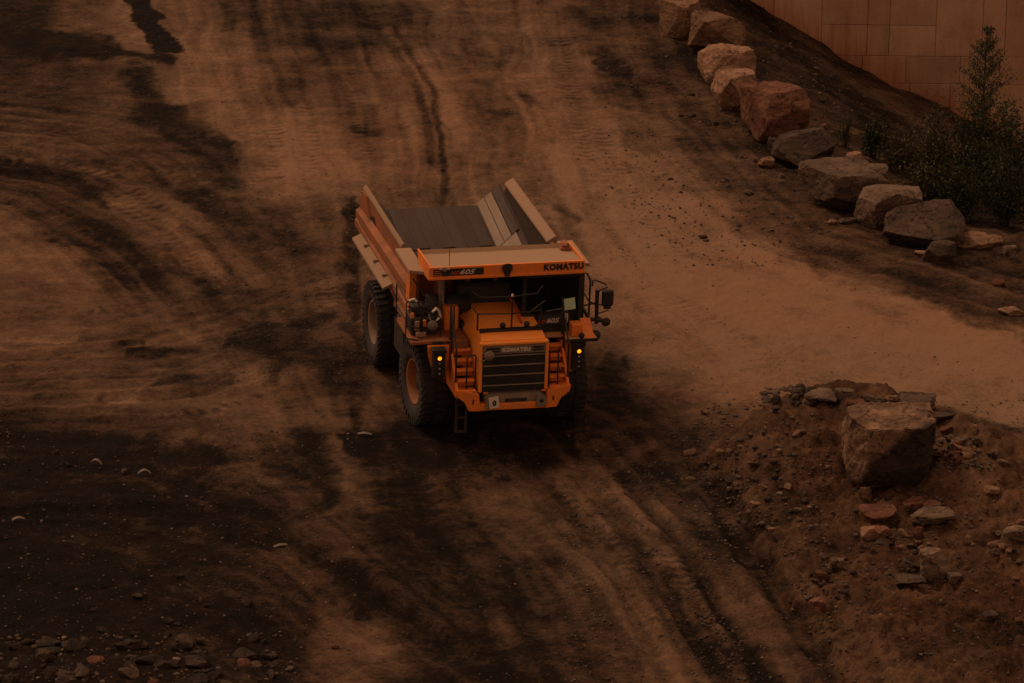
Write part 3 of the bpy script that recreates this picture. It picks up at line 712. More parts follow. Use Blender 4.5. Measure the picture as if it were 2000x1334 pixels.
# the big block on the mound, the crest and the rubble round it
rock(1739, 957, 184, 176, 'rock_block', 'huge squared block of stone with shade painted on its front, standing on the mound', 'boulder', 'boulder', sub=5, seed=77, depth=.80, blocky=.90, cuts=9, rough=.045, dr=(1.02, 1.3),
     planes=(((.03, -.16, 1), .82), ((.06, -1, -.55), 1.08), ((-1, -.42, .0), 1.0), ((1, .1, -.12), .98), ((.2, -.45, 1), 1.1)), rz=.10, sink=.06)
for px, py, w, h, mt, lab in [
 (1605, 792, 66, 30, 'rock_grey', 'pale flat slab on the crest of the mound, left of the squared block'), (1652, 790, 44, 34, 'rock_grey', 'pale tilted slab on the crest with a split edge'),
 (1714, 790, 56, 20, 'rock_grey', 'thin pale slab just behind the squared block'), (1666, 797, 46, 18, 'rock_red', 'red stone wedged beside the squared block'),
 (1793, 806, 76, 38, 'rock_brown', 'dark rounded rock behind the right shoulder of the squared block'), (1838, 832, 52, 28, 'rock_brown', 'brown rock at the right end of the crest'),
 (1745, 785, 30, 16, 'rock_tan', 'small tan stone on the crest behind the squared block'),
 (1689, 984, 28, 32, 'rock_tan', 'pale upright stone in front of the squared block'), (1788, 1000, 50, 30, 'rock_red', 'jagged reddish stone below the squared block'),
 (1824, 998, 42, 14, 'rock_red', 'long red stone lying right of the jagged one'), (1716, 1022, 76, 18, 'rock_red', 'long brownish red slab below the squared block'),
 (1822, 1030, 88, 22, 'rock_grey', 'long grey slab lying across the rubble'), (1794, 1058, 22, 36, 'rock_red', 'upright red stone leaning on the long grey slab'),
 (1697, 1056, 34, 28, 'rock_tan', 'tan stone left of the rubble heap'), (1727, 1050, 38, 22, 'rock_red', 'dull red stone in the rubble heap'),
 (1826, 1132, 66, 66, 'rock_grey', 'big grey rock with a pitted top in the lower rubble'), (1868, 1142, 34, 26, 'rock_grey', 'small grey rock right of the pitted one'),
 (1780, 1152, 62, 30, 'rock_brown', 'earthy brown rock left of the pitted one'), (1598, 1206, 44, 36, 'rock_red', 'pink squared block alone on the slope'),
 (1604, 1138, 30, 26, 'rock_red', 'red angular stone in the small heap on the slope'), (1636, 1118, 28, 26, 'rock_grey', 'grey-brown leaning stone in the small heap on the slope'),
 (1930, 1218, 40, 18, 'rock_brown', 'brown flat stone at the lower right'), (1991, 1222, 20, 16, 'rock_red', 'bright red stone at the right edge'),
 (1938, 975, 34, 20, 'rock_tan', 'long pale stone right of the squared block'), (1755, 1082, 22, 16, 'rock_red', 'small red stone under the rubble heap'),
 (1558, 1002, 20, 12, 'rock_brown', 'dark stone on the left flank of the mound'), (1508, 1040, 16, 12, 'rock_tan', 'pale stone on the left flank of the mound'),
 (1347, 892, 26, 16, 'rock_tan', 'pale stone at the left toe of the mound'), (1406, 890, 22, 14, 'rock_tan', 'tan stone on the toe of the mound near the wheel tracks'),
 (1980, 1062, 44, 34, 'rock_grey', 'grey stone cluster top at the right edge'), (1894, 1062, 18, 18, 'rock_tan', 'pale pointed stone right of the long slab')]:
    rock(px, py, w, h, mt, lab, 'rock', 'rock', sub=4, cuts=9, blocky=.75, rough=.06, planes=(TOPF,), dr=(.6, 1.0))

def rubble(n, xr, yr, sizes, mats, label, group, seed, sub=2):
    rg = random.Random(seed); protos = [rock_mesh((1, rg.uniform(.6, .95), rg.uniform(.35, .65)), seed * 50 + k, sub, 9, .75, .06, (), (.5, .95)) for k in range(7)]
    pm = {}
    for k in range(n):
        px, py = rg.gauss((xr[0] + xr[1]) / 2, (xr[1] - xr[0]) / 3.6), rg.gauss((yr[0] + yr[1]) / 2, (yr[1] - yr[0]) / 3.6)
        if sizes[1] > 40 or seed == 13: px, py = rg.uniform(*xr), rg.uniform(*yr)
        b = place(px, py); s_ = rg.uniform(*sizes) ** 1.0 / 76; mt = rg.choice(mats)
        i = rg.randrange(7)
        if (i, mt) not in pm: q = protos[i].copy(); q.materials.append(M[mt]); pm[(i, mt)] = q
        o = bpy.data.objects.new('rubble_stone', pm[(i, mt)]); COL.objects.link(o); o.scale = (s_, s_ * rg.uniform(.8, 1.2), s_)
        o.location = (b[0], b[1], h1(b[0], b[1]) + s_ * (.02 if seed == 9 else .12)); o.rotation_euler = (rg.uniform(-.4, .4), rg.uniform(-.4, .4), rg.uniform(0, 6.3))
        tag(o, label, 'stone', group)
rubble(32, (1818, 1945), (850, 912), (10, 30), ['rock_tan', 'rock_red', 'rock_grey', 'rock_red'], 'small angular stone in the pale rubble heap right of the squared block', 'rubble right of the squared block', 3)
rubble(28, (1680, 1850), (985, 1100), (8, 22), ['rock_tan', 'rock_red', 'rock_brown', 'rock_grey'], 'small angular stone in the rubble below the squared block', 'rubble below the squared block', 4)
rubble(14, (1570, 1660), (1100, 1160), (8, 20), ['rock_brown', 'rock_grey', 'rock_brown'], 'small stone in the little heap on the lower slope of the mound', 'stones in the little heap', 5)
rubble(36, (1500, 1680), (760, 800), (8, 28), ['rock_brown', 'rock_dark', 'rock_brown', 'rock_grey'], 'dark clod among the stones along the left crest of the mound', 'clods along the crest', 6)
rubble(34, (1360, 1600), (790, 1020), (9, 24), ['rock_brown', 'rock_brown', 'rock_brown', 'rock_tan'], 'brown clod on the left flank of the mound', 'clods on the left flank', 7)
rubble(16, (1935, 2000), (1010, 1120), (9, 26), ['rock_grey', 'rock_brown', 'rock_tan'], 'small stone scattered at the right edge of the mound', 'stones at the right edge', 8)
rubble(64, (-5, 560), (1250, 1345), (9, 50), ['rock_dark', 'rock_dark', 'rock_dark', 'rock_brown', 'rock_brown', 'rock_red'], 'broken stone in the dark rubble along the lower left edge', 'rubble along the lower left edge', 9)
rubble(16, (200, 560), (1140, 1270), (7, 24), ['rock_dark', 'rock_dark', 'rock_brown'], 'stone on the dark ground above the lower left rubble', 'stones above the lower left rubble', 10)
rubble(10, (0, 130), (860, 920), (5, 12), ['rock_dark', 'rock_brown'], 'pebble on the black wet ground at the left edge', 'pebbles at the left edge', 12)
rubble(38, (1300, 1620), (60, 470), (7, 24), ['rock_brown', 'rock_brown', 'rock_tan'], 'small stone on the verge in front of the boulder row', 'stones along the boulder row', 13)
rubble(12, (1520, 1760), (70, 240), (6, 16), ['rock_brown', 'rock_grey'], 'small stone on the grey bank under the wall', 'stones on the bank', 14)

# gravel too small to tell apart
def gravel():
    rg = np.random.default_rng(5); v0, f0 = ICO[1]; f0 = np.array(f0); V, F_ = [], []; k = 0
    zones = [((0, 2000), (0, 1334), 3800, .012, .035), ((1360, 2000), (780, 1334), 2300, .015, .055), ((1180, 1700), (0, 520), 1500, .02, .055), ((0, 700), (820, 1334), 1100, .015, .05), ((400, 760), (380, 760), 900, .018, .045), ((1100, 1450), (820, 1334), 1400, .018, .05), ((0, 580), (1240, 1334), 140, .03, .10), ((1490, 1690), (758, 800), 160, .04, .14), ((1370, 1620), (790, 1040), 300, .03, .10), ((1300, 1760), (60, 480), 260, .03, .09), ((1560, 1900), (960, 1240), 320, .03, .08), ((1820, 1960), (845, 920), 160, .04, .09)]
    for xr, yr, n, a, b in zones:
        px = rg.uniform(*xr, n); py = rg.uniform(*yr, n); r_ = np.array([ray(x, y) for x, y in zip(px, py)])
        z = np.zeros(n)
        for _ in range(14):
            t = (z - CAM_H) / r_[:, 2]; X = t * r_[:, 0]; Y = t * r_[:, 1]; z = .5 * z + .5 * height(X, Y)
        s_ = a + (b - a) * rg.random(n) ** 3
        for i in range(n):
            q = v0 * rg.uniform(.6, 1.2, v0.shape) * s_[i] * np.array([1, 1, .7]); V.append(q + np.array([X[i], Y[i], z[i] + s_[i] * .2])); F_.append(f0 + k); k += len(v0)
    me = bpy.data.meshes.new('gravel'); me.from_pydata(np.vstack(V).tolist(), [], np.vstack(F_).tolist()); me.update()
    return me
def gravel_mat():
    m, nt, b = new_mat('mixed_gravel'); g = nt.nodes.new('ShaderNodeNewGeometry')
    r = ramp(nt, g.outputs['Random Per Island'], [(0, (.022, .016, .012)), (.55, (.055, .038, .027)), (.93, (.085, .058, .04)), (1, (.16, .11, .075))])
    nt.links.new(r.outputs[0], b.inputs['Base Color']); b.inputs['Roughness'].default_value = .9; return m
tag(link('gravel', gravel(), gravel_mat()), kind='stuff')

# litter on the wet ground
def scrap(px, py, L, label, name='plastic_scrap', curl=.1, mat='litter', cat='scrap', rz=.3):
    b = place(px, py); n = 7; mb = MB(); v = []
    for i in range(n):
        t = i / (n - 1); x = (t - .5) * L; z = curl * math.sin(math.pi * t) + .02; w = .04 * (1 - .6 * abs(t - .5))
        v += [(x, -w, z), (x, w, z + .02), (x, w, z + .028), (x, -w, z + .008)]
    f = [(4 * i + k, 4 * i + (k + 1) % 4, 4 * i + 4 + (k + 1) % 4, 4 * i + 4 + k) for i in range(n - 1) for k in range(4)] + [(0, 1, 2, 3), tuple(4 * (n - 1) + k for k in (3, 2, 1, 0))]
    o = mb.add(v, f).build(name, M[mat]); o.location = (b[0], b[1], h1(b[0], b[1])); o.rotation_euler = (0, 0, rz); tag(o, label, cat, 'scraps of litter on the ground')
scrap(188, 908, .30, 'curved pale strip of plastic on the black ground at the left', rz=-.4); scrap(282, 928, .32, 'pale bent strip of plastic right of the small lump', rz=.1)
scrap(548, 1070, .34, 'thin pale stick of scrap on the wet ground', curl=.03, rz=.45); scrap(712, 850, .34, 'flat pale scrap at the end of the dark wheel rut', curl=.03, rz=-.1)
scrap(36, 1018, .30, 'small scrap on the black soil at the left edge', curl=.05)
rock(243, 928, 14, 13, 'rock_brown', 'small lump between the two strips of plastic', 'rock', 'rock', sub=2); rock(231, 906, 9, 7, 'rock_brown', 'tiny stone above the small lump between the strips', 'rock', 'rock', sub=2)
rock(655, 1270, 16, 12, 'rock_tan', 'single pale stone on the dark soil at the bottom', 'rock', 'rock', sub=2)

# ------------------------------------------------------------------ plants
def leaves(mb, rg, pos, size, up=.35):
    n = len(pos); d = rg.normal(size=(n, 3)); d[:, 2] = np.abs(d[:, 2]) * up + rg.normal(size=n) * .3; d /= np.linalg.norm(d, axis=1)[:, None]
    a = rg.normal(size=(n, 3)); a -= (a * d).sum(1)[:, None] * d; a /= np.linalg.norm(a, axis=1)[:, None]; b_ = np.cross(d, a)
    s_ = size * rg.uniform(.6, 1.3, n)[:, None]
    P4 = np.stack([pos - a * s_, pos + b_ * s_ * .45, pos + a * s_, pos - b_ * s_ * .45], 1).reshape(-1, 3)
    base = len(mb.v); mb.v += P4.tolist(); mb.f += [(base + 4 * i, base + 4 * i + 1, base + 4 * i + 2, base + 4 * i + 3) for i in range(n)]; mb.sm += [False] * n
def bush(px, py, w, h, mat, label, seed, n=1500, name='bush', leaf=.05):
    rg = np.random.default_rng(seed); b = place(px, py); sc = FPX / np.linalg.norm(b - np.array([0, 0, CAM_H])); W, H = w / sc, h / sc / .94
    root = empty(name, (b[0], b[1] + W * .3, h1(b[0], b[1] + W * .3))); tag(root, label, 'bush', 'bushes in the hollow under the wall')
    st = MB(); mb = MB(); k = max(6, int(W * 7))
    for i in range(k):
        an = rg.uniform(0, 6.28); lean = rg.uniform(.1, .5) * W; top = np.array([math.cos(an) * lean, math.sin(an) * lean * .8, H * rg.uniform(.35, 1.2)])
        mid = top * np.array([.35, .35, .5]) + rg.normal(size=3) * .04; st.tube([(0, 0, -.1), mid, top], [.03, .02, .008], 5)
        m = n // k; t = rg.beta(2.2, 1.3, m)[:, None]; p = np.where(t < .5, mid * (t * 2), mid + (top - mid) * (t * 2 - 1)) + rg.normal(size=(m, 3)) * np.array([.13, .13, .12]) * (W ** .5)
        p[:, 2] = np.maximum(p[:, 2], .03); leaves(mb, rg, p, leaf)
    st.build('stem', M['bark'], root); mb.build('foliage', M[mat], root, fix=False)
for i, (px, py, w, h, mt, lab) in enumerate([
 (1702, 312, 80, 72, 'leaf_dark', 'dark rounded bush at the left end of the thicket, above the boulders'), (1652, 290, 26, 60, 'leaf', 'thin leafy shoot left of the dark rounded bush'),
 (1770, 352, 120, 86, 'leaf_olive', 'olive bush behind the layered boulder'), (1838, 350, 130, 110, 'leaf_olive', 'brownish bush between the olive bush and the sapling'),
 (1905, 352, 120, 130, 'leaf_dark', 'dense dark bush at the foot of the sapling'), (1968, 330, 90, 110, 'leaf', 'light green bush right of the sapling with a raised branch'),
 (1808, 420, 150, 84, 'leaf_olive', 'low olive bush just behind the half-buried boulder'), (1880, 440, 170, 110, 'leaf_dark', 'broad dark bush above the cracked slab'),
 (1965, 450, 150, 130, 'leaf_dark', 'dark bush at the right edge behind the cracked slab'), (1990, 380, 120, 130, 'leaf_dark', 'tall dark bush at the right edge under the wall'),
 (1930, 400, 130, 110, 'leaf_dark', 'dark bush in the middle of the thicket')]):
    bush(px, py, w, h, mt, lab, 100 + i, n=int(w * h * .17) + 160, leaf=.055 if w > 40 else .04)

def sapling(px, py, h):
    rg = np.random.default_rng(9); b = place(px, py); sc = FPX / np.linalg.norm(b - np.array([0, 0, CAM_H])); H = h / sc / .94
    root = empty('sapling', (b[0], b[1], h1(b[0], b[1]))); tag(root, 'tall thin sapling standing alone against the concrete wall', 'tree')
    tk = MB().tube([(0, 0, -.2), (.03, 0, H * .3), (-.03, .02, H * .65), (0, 0, H)], [.06, .045, .03, .01], 8); mb = MB()
    for i in range(74):
        t = rg.uniform(.12, .98); L = (1 - t) ** .75 * 1.25 * rg.uniform(.4, 1.15) + .08; an = rg.uniform(0, 6.28)
        p0 = np.array([0, 0, H * t]); p1 = p0 + np.array([math.cos(an) * L, math.sin(an) * L, L * .75]); tk.tube([p0, p1], [.014, .005], 4)
        m = int(30 + 130 * L); u = rg.uniform(.1, 1.05, m)[:, None]; leaves(mb, rg, p0 + (p1 - p0) * u + rg.normal(size=(m, 3)) * (.03 + .06 * L), .034)
    tk.build('trunk', M['bark'], root); mb.build('crown', M['leaf'], root, fix=False)
sapling(1915, 345, 285)

# ------------------------------------------------------------------ the dump truck (local axes: x forward, y to its left, z up)
truck = empty('dump_truck')
fw3 = Vector((FW[0], FW[1], 0)); lf3 = (Vector((LF[0], LF[1], 0)) * math.cos(TROLL) + Vector((0, 0, 1)) * math.sin(TROLL)); up3 = fw3.cross(lf3)
truck.matrix_world = Matrix(((fw3.x, lf3.x, up3.x, TRUCK[0]), (fw3.y, lf3.y, up3.y, TRUCK[1]), (fw3.z, lf3.z, up3.z, 0), (0, 0, 0, 1)))
tag(truck, 'orange mining dump truck with its dusty empty tray, driving towards the viewer', 'dump truck')

def add(name, mb, mat, parent=truck): return mb.build(name, M[mat], parent)

# wheels
def tyre_mesh(r=1.08, w=.62):
    prof = [(-w * .40, r * .54), (-w * .49, r * .60), (-w * .53, r * .76), (-w * .51, r * .90), (-w * .44, r * .955), (w * .44, r * .955), (w * .51, r * .90), (w * .53, r * .76), (w * .49, r * .60), (w * .40, r * .54)]
    mb = MB().lathe(prof, 1, 56)
    for k in range(34):
        for sd in (-1, 1):
            an = 2 * math.pi * (k + (.5 if sd > 0 else 0)) / 34
            Mx = Matrix.Rotation(an, 4, 'Y')
            mb.prism([(-.055, sd * .03), (.045, sd * .03), (.085, sd * w * .50), (-.015, sd * w * .50)], 2, r * .945, r * 1.0, 0)
            n = 8
            for i in range(len(mb.v) - n, len(mb.v)): mb.v[i] = tuple(Mx @ Vector(mb.v[i]))
            mb.prism([(r * .945, .03), (r * .945, -.07), (r * .80, -.045), (r * .80, .02)], 1, sd * w * .51, sd * w * .55, 0)
            for i in range(len(mb.v) - n, len(mb.v)): mb.v[i] = tuple(Mx @ Vector((mb.v[i][2], mb.v[i][1], mb.v[i][0])))
    return mb
def wheel(x, y, side, dual=False, steer=0.0):
    """side -1 = truck's right"""
    s_ = side; rim = MB()
    prof = [(s_ * .24, .585), (s_ * .27, .57), (s_ * .25, .53), (s_ * .10, .50), (s_ * .04, .47), (-s_ * .06, .45)]
    rim.lathe(prof, 1, 36); rim.lathe([(-s_ * .28, .585), (s_ * .24, .585)], 1, 36)
    for k in range(16):
        a = 2 * math.pi * k / 16; c = (math.cos(a) * .36, math.sin(a) * .36)
        rim.tube([(c[0], -s_ * .08, c[1]), (c[0], -s_ * .02, c[1])], .022, 6)
    o = add('wheel', rim, 'body_side' if not dual else 'rim_dust')
    hb = [(-s_ * .06, .45), (-s_ * .08, .34), (-s_ * .02, .30), (s_ * .08, .26), (s_ * .14, .20), (s_ * .15, .0)]
    add('hub', MB().lathe(hb, 1, 30), 'dark', o)
    o.location = (x, y, 1.08); o.rotation_euler = (0, 0, steer)
    t = add('tyre', tyre_mesh(), 'rubber', o)
    if dual:
        t2 = bpy.data.objects.new('tyre', t.data); COL.objects.link(t2); t2.parent = o; t2.location = (0, -s_ * .74, 0)
    return o
wheel(0, -1.76, -1, steer=R(4)); wheel(0, 1.76, 1, steer=R(4))
wheel(-4.3, -1.88, -1, True); wheel(-4.3, 1.88, 1, True)

# chassis
ch = MB()
for s_ in (-1, 1): ch.box((-6.4, s_ * .62 - .12, .95), (1.85, s_ * .62 + .12, 1.5), .02)
ch.box((-4.7, -1.1, .75), (-3.9, 1.1, 1.4), .1); ch.box((-.3, -1.4, .85), (.3, 1.4, 1.2), .05); ch.box((-.6, -1.0, 1.0), (1.8, 1.0, 1.4), .03)
for x in (-6.2, -2.6, -1.2): ch.box((x, -.6, 1.0), (x + .25, .6, 1.4), .02)
for s_ in (-1, 1): ch.tube([(.1, s_ * 1.15, 1.0), (-.2, s_ * 1.05, 2.4)], .14, 12); ch.tube([(-2.2, s_ * .85, 1.3), (-1.5, s_ * .75, 2.35)], .11, 10)
add('chassis', ch, 'dark')
add('engine_block', MB().box((-1.0, -1.0, 1.4), (.55, .42, 2.75), .05).box((-.9, .42, 1.5), (-.3, 1.3, 2.4), .03), 'dark')
ft = MB().box((-2.75, -1.95, .95), (-1.5, -1.1, 1.95), .12); add('fuel_tank', ft, 'dark')
ht = MB().box((-2.75, 1.1, 1.0), (-1.5, 1.9, 1.9), .12); add('hydraulic_tank', ht, 'dark')

# ---- tray: floor, side walls, front wall, canopy
def sheet(pts_a, pts_b, th):
    """plate between two matching polylines, thickened downwards/inwards"""
    return pts_a, pts_b, th
XR, ZR, XF, ZF = -7.45, 3.02, -1.25, 1.98
def zfl(x): return ZF + (ZR - ZF) * (XF - x) / (XF - XR)
SEC = [(-1.835, .60), (-1.80, .55), (-1.22, .0), (1.22, .0), (1.80, .55), (1.835, .60)]
fl = MB(); v, f = [], []
for x in (XR, XF):
    for y, dz in SEC: v.append((x, y, zfl(x) + dz))
    for y, dz in SEC: v.append((x, y * .99, zfl(x) + dz - .09))
n = len(SEC)
for i in range(n - 1):
    f += [(i, i + 1, 2 * n + i + 1, 2 * n + i), (n + i, 3 * n + i, 3 * n + i + 1, n + i + 1), (i, n + i, n + i + 1, i + 1), (2 * n + i, 2 * n + i + 1, 3 * n + i + 1, 3 * n + i)]
fl.add(v, f)
for x in (-6.9, -5.8, -4.7, -3.6, -2.5): fl.box((x, -1.7, zfl(x) - .30), (x + .14, 1.7, zfl(x) - .09), .01)
floor_o = add('tray_floor', fl, 'tray')
slope = math.atan2(ZR - ZF, XF - XR)
def liner(y0, y1, x0, x1, mat, lift=.014, th=.028):
    mb = MB(); pr = []
    for x in (x0, x1):
        for y in (y0, y1):
            dz = max(0, (abs(y) - 1.22) * .55 / .58)
            pr += [(x, y, zfl(x) + dz + lift - .01), (x, y, zfl(x) + dz + lift + th)]
    mb.add(pr, [(0, 2, 3, 1), (4, 5, 7, 6), (0, 1, 5, 4), (2, 6, 7, 3), (1, 3, 7, 5), (0, 4, 6, 2)])
    return add('liner_plate', mb, mat, floor_o)
for k in range(7):
    y0 = -1.16 + k * .333
    liner(y0, y0 + .328, -7.40 + (.03 if k % 2 else 0), -5.15 - random.uniform(0, .1), 'tray'); liner(y0, y0 + .328, -5.1, -2.4, 'tray')
for s_, mats in ((-1, ('tray', 'tray', 'tray')), (1, ('tray_light', 'tray_light', 'tray'))):
    for k in range(3):
        a = 1.235 + k * .185; y0, y1 = (s_ * a, s_ * (a + .168))
        liner(min(y0, y1), max(y0, y1), -7.42 + .05 * k, -5.0, mats[k], .02, .04)
    a = 1.24; liner(min(s_ * 1.24, s_ * 1.70), max(s_ * 1.24, s_ * 1.70), -4.98, -4.2, 'tray_light' if s_ > 0 else 'tray', .02, .03)

for s_ in (-1, 1):
    OUT = [(-6.66, 3.90), (-.32, 3.82), (-.42, 2.75), (-.72, 2.25), (-1.6, 2.05), (-3.0, 2.25), (-7.48, 2.82), (-7.32, 3.15)]
    wl = MB().prism(OUT, 1, s_ * 1.85, s_ * 1.93)
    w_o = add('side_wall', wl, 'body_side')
    add('wall_liner', MB().prism([(-6.70, 3.80), (-.5, 3.76), (-1.0, 2.4), (-7.30, 3.10)], 1, s_ * 1.838, s_ * 1.847), 'tray', w_o)
    add('top_rail', MB().prism([(s_ * a, b) for a, b in (((1.87, 3.97), (1.915, 3.98), (1.96, 3.90), (1.96, 3.84), (1.86, 3.84)) if s_ < 0 else ((1.78, 3.86), (1.99, 3.99), (2.03, 3.97), (2.03, 3.84), (1.78, 3.80)))], 0, -6.72, -2.02, .012), 'body_rail', w_o)
    # ribs: a thick upper strake, a middle one, vertical posts
    def strake(x0, z0, x1, z1, h, dep, mat='body_side'):
        mb = MB(); a, b = s_ * 1.935, s_ * (1.935 + dep); v = []
        for x, z in ((x0, z0), (x1, z1)):
            v += [(x, a, z + h / 2), (x, b, z + h * .18), (x, b, z - h * .42), (x, a, z - h / 2)]
        mb.add(v, [(0, 1, 2, 3), (7, 6, 5, 4), (0, 4, 5, 1), (1, 5, 6, 2), (2, 6, 7, 3), (3, 7, 4, 0)])
        add('rib', mb, mat, w_o)
    strake(-6.95, 3.18, -.36, 3.30, .30, .16); strake(-7.2, 2.85, -.45, 2.72, .26, .13); strake(-2.4, 2.30, -.75, 2.38, .2, .1)
    add('rib', MB().prism([(-6.66, 3.84), (-6.2, 3.84), (-5.75, 3.40), (-6.95, 3.36), (-7.0, 3.30)], 1, s_ * 1.935, s_ * 2.0), 'body_side', w_o)
    add('pocket_shade', MB().prism([(-6.0, 3.34), (-5.4, 3.56), (-5.1, 3.34)], 1, s_ * 1.935, s_ * 1.94), 'letter_dark', w_o)  # flat black sheet painting the shade of a triangular recess
    add('post', MB().prism([(-.62, 3.78), (-.28, 3.84), (-.36, 2.75), (-.62, 2.3), (-.80, 2.35)], 1, s_ * 1.935, s_ * 2.10), 'orange', w_o)
    # ledge over the rear tyres
    lg = MB(); v = []
    for x in (-6.35, -2.45):
        z = 2.74
        v += [(x, s_ * 1.94, z + .10), (x, s_ * 2.30, z - .06), (x, s_ * 2.30, z - .12), (x, s_ * 1.94, z + .02)]
    lg.add(v, [(0, 1, 2, 3), (7, 6, 5, 4), (0, 4, 5, 1), (1, 5, 6, 2), (2, 6, 7, 3), (3, 7, 4, 0)])
    for x in (-5.4, -4.2, -3.1): lg.box((x, min(s_ * 1.98, s_ * 2.2), 2.76), (x + .05, max(s_ * 1.98, s_ * 2.2), 2.82))
    add('mud_ledge', lg, 'body_rail', w_o)
    # wing beside the canopy
    wg = MB().prism([(-1.35, min(s_ * 1.86, s_ * 2.26)), (.30, min(s_ * 1.86, s_ * 2.26)), (.42, max(s_ * 1.86, s_ * 2.26)) if s_ > 0 else (.48, -1.86), (-1.35, max(s_ * 1.86, s_ * 2.26))], 2, 4.02, 4.10, .01)
    add('canopy_wing', wg, 'canopy_top')

fwll = MB().prism([(-1.3, 1.95), (-1.22, 1.93), (-.22, 4.24), (-.34, 4.30)], 1, -1.84, 1.84)
for y in (-1.4, -.7, 0, .7, 1.4): fwll.prism([(-1.2, 2.0), (-.9, 1.95), (.2, 4.10), (-.2, 4.22)], 1, y - .05, y + .05)
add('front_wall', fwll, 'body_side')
cn = MB().prism([(-.42, 4.31), (-.30, 4.40), (-.22, 4.31), (1.10, 4.43), (1.10, 4.37), (-.36, 4.24)], 1, -1.86, 1.90)
cn_o = add('canopy', cn, 'canopy_top')
for y in (-1.3, -.65, 0, .65, 1.3): add('beam', MB().box((-.2, y - .05, 4.18), (1.12, y + .05, 4.30), .01), 'dark', cn_o)
fa = MB().box((1.115, -1.96, 4.135), (1.19, 1.93, 4.455), .012).box((1.19, -1.96, 4.135), (1.225, 1.93, 4.20), .01)
fa_o = add('canopy_fascia', fa, 'orange', cn_o)
for s_, y in ((-1, -1.90), (1, 1.90)):
    add('end_plate', MB().prism([(-.35, 4.42), (1.11, 4.46), (1.19, 4.14), (.95, 4.06), (-.1, 4.02)], 1, y - .02, y + .02), 'orange', cn_o)
add('lifting_lug', MB().lathe([(-.11, .09), (.11, .09)], 0, 14, (-.02, 1.72, 4.46)).box((-.12, 1.6, 4.34), (.1, 1.84, 4.42), .01), 'rust', cn_o)

# lettering
def text(body, mat, parent, center, width=None, height=.15, bold=.006, shear=0.0, name='lettering', spacing=1.0, th=.004):
    cu = bpy.data.curves.new('t', 'FONT'); cu.body = body; cu.align_x = 'CENTER'; cu.align_y = 'CENTER'; cu.size = 1.0; cu.extrude = .5
    cu.offset = bold; cu.shear = shear; cu.space_character = spacing; cu.resolution_u = 3
    o = bpy.data.objects.new('t', cu); COL.objects.link(o)
    dg = bpy.context.evaluated_depsgraph_get(); me = bpy.data.meshes.new_from_object(o.evaluated_get(dg))
    bpy.data.objects.remove(o); bpy.data.curves.remove(cu)
    co = np.empty(len(me.vertices) * 3); me.vertices.foreach_get('co', co); co = co.reshape(-1, 3)
    mn, mx = co.min(0), co.max(0); c = (mn + mx) / 2; d = mx - mn
    sy = height / d[1]; sx = (width / d[0]) if width else sy
    out = np.column_stack([center[0] + (co[:, 2] - c[2]) / d[2] * th + th / 2, center[1] + (co[:, 0] - c[0]) * sx, center[2] + (co[:, 1] - c[1]) * sy])
    me.vertices.foreach_set('co', out.ravel()); me.materials.clear()
    return link(name, me, M[mat], parent)
text('KOMATSU', 'letter_dark', fa_o, (1.192, 1.40, 4.325), 1.0, .17, .06, spacing=1.12)
add('stripe_panel', MB().box((1.192, -1.86, 4.225), (1.196, -.60, 4.405)), 'letter_dark', fa_o)
for i in range(3): add('stripe', MB().box((1.196, -1.86, 4.25 + i * .05), (1.2, -1.62 - .03 * i, 4.262 + i * .05)), 'orange', fa_o)
text('HD', 'letter_red', fa_o, (1.198, -1.31, 4.30), .22, .085, .02, .3)
text('605', 'letter_pale', fa_o, (1.198, -1.00, 4.315), .38, .12, .02, .3)
text('-8', 'letter_dark', fa_o, (1.192, -.48, 4.16), .1, .04) if False else None
# plain dark shield transfer in the middle of the fascia
sh = [(-.13, .10), (-.09, .15), (0, .165), (.09, .15), (.13, .10), (.13, 0), (.085, -.06), (.06, -.165), (-.06, -.165), (-.085, -.06), (-.13, 0)]
add('emblem', MB().prism([(y - .02, z + 4.32) for y, z in sh], 0, 1.226, 1.230), 'letter_dark', fa_o)

# ---- hood and grille
def loft(secs):
    mb = MB(); n = len(secs[0]); v = [p for s_ in secs for p in s_]; f = []
    for i in range(len(secs) - 1):
        for k in range(n - 1): f.append((i * n + k, i * n + k + 1, (i + 1) * n + k + 1, (i + 1) * n + k))
    f.append(tuple(range(n))[::-1]); f.append(tuple((len(secs) - 1) * n + k for k in range(n)))
    return mb.add(v, f)
def hsec(x, zt, wt, wb, zb): return [(x, -wb, zb), (x, -wb, zt - .42), (x, -wt - .03, zt - .03), (x, -wt, zt), (x, wt, zt), (x, wt + .03, zt - .03), (x, wb, zt - .42), (x, wb, zb)]
hood = loft([hsec(-.25, 3.12, .68, .96, 1.6), hsec(.6, 3.04, .70, .93, 1.6), hsec(1.85, 2.90, .76, .86, 1.55), hsec(2.06, 2.82, .77, .86, 1.55)])
hood_o = add('hood', hood, 'hood')
sur = MB()   # orange frame round the grille
for y0, y1, z0, z1 in ((-.86, -.785, 1.5, 2.79), (.785, .86, 1.5, 2.79), (-.86, .86, 2.70, 2.80)): sur.box((2.0, y0, z0), (2.15, y1, z1), .03)
add('grille_surround', sur, 'hood', hood_o)
gr = MB().box((2.065, -.785, 1.52), (2.09, .785, 2.70))
gr_o = add('grille', gr, 'black')
for z in np.linspace(1.62, 2.44, 22): add('slat', MB().box((2.09, -.77, z), (2.105, .77, z + .012)), 'dark', gr_o)
for z in (1.66, 1.92, 2.17, 2.42): add('bar', MB().box((2.09, -.77, z), (2.125, .77, z + .03), .006), 'grey', gr_o)
add('name_band', MB().box((2.09, -.78, 2.48), (2.11, .78, 2.69), .01), 'grey', gr_o)
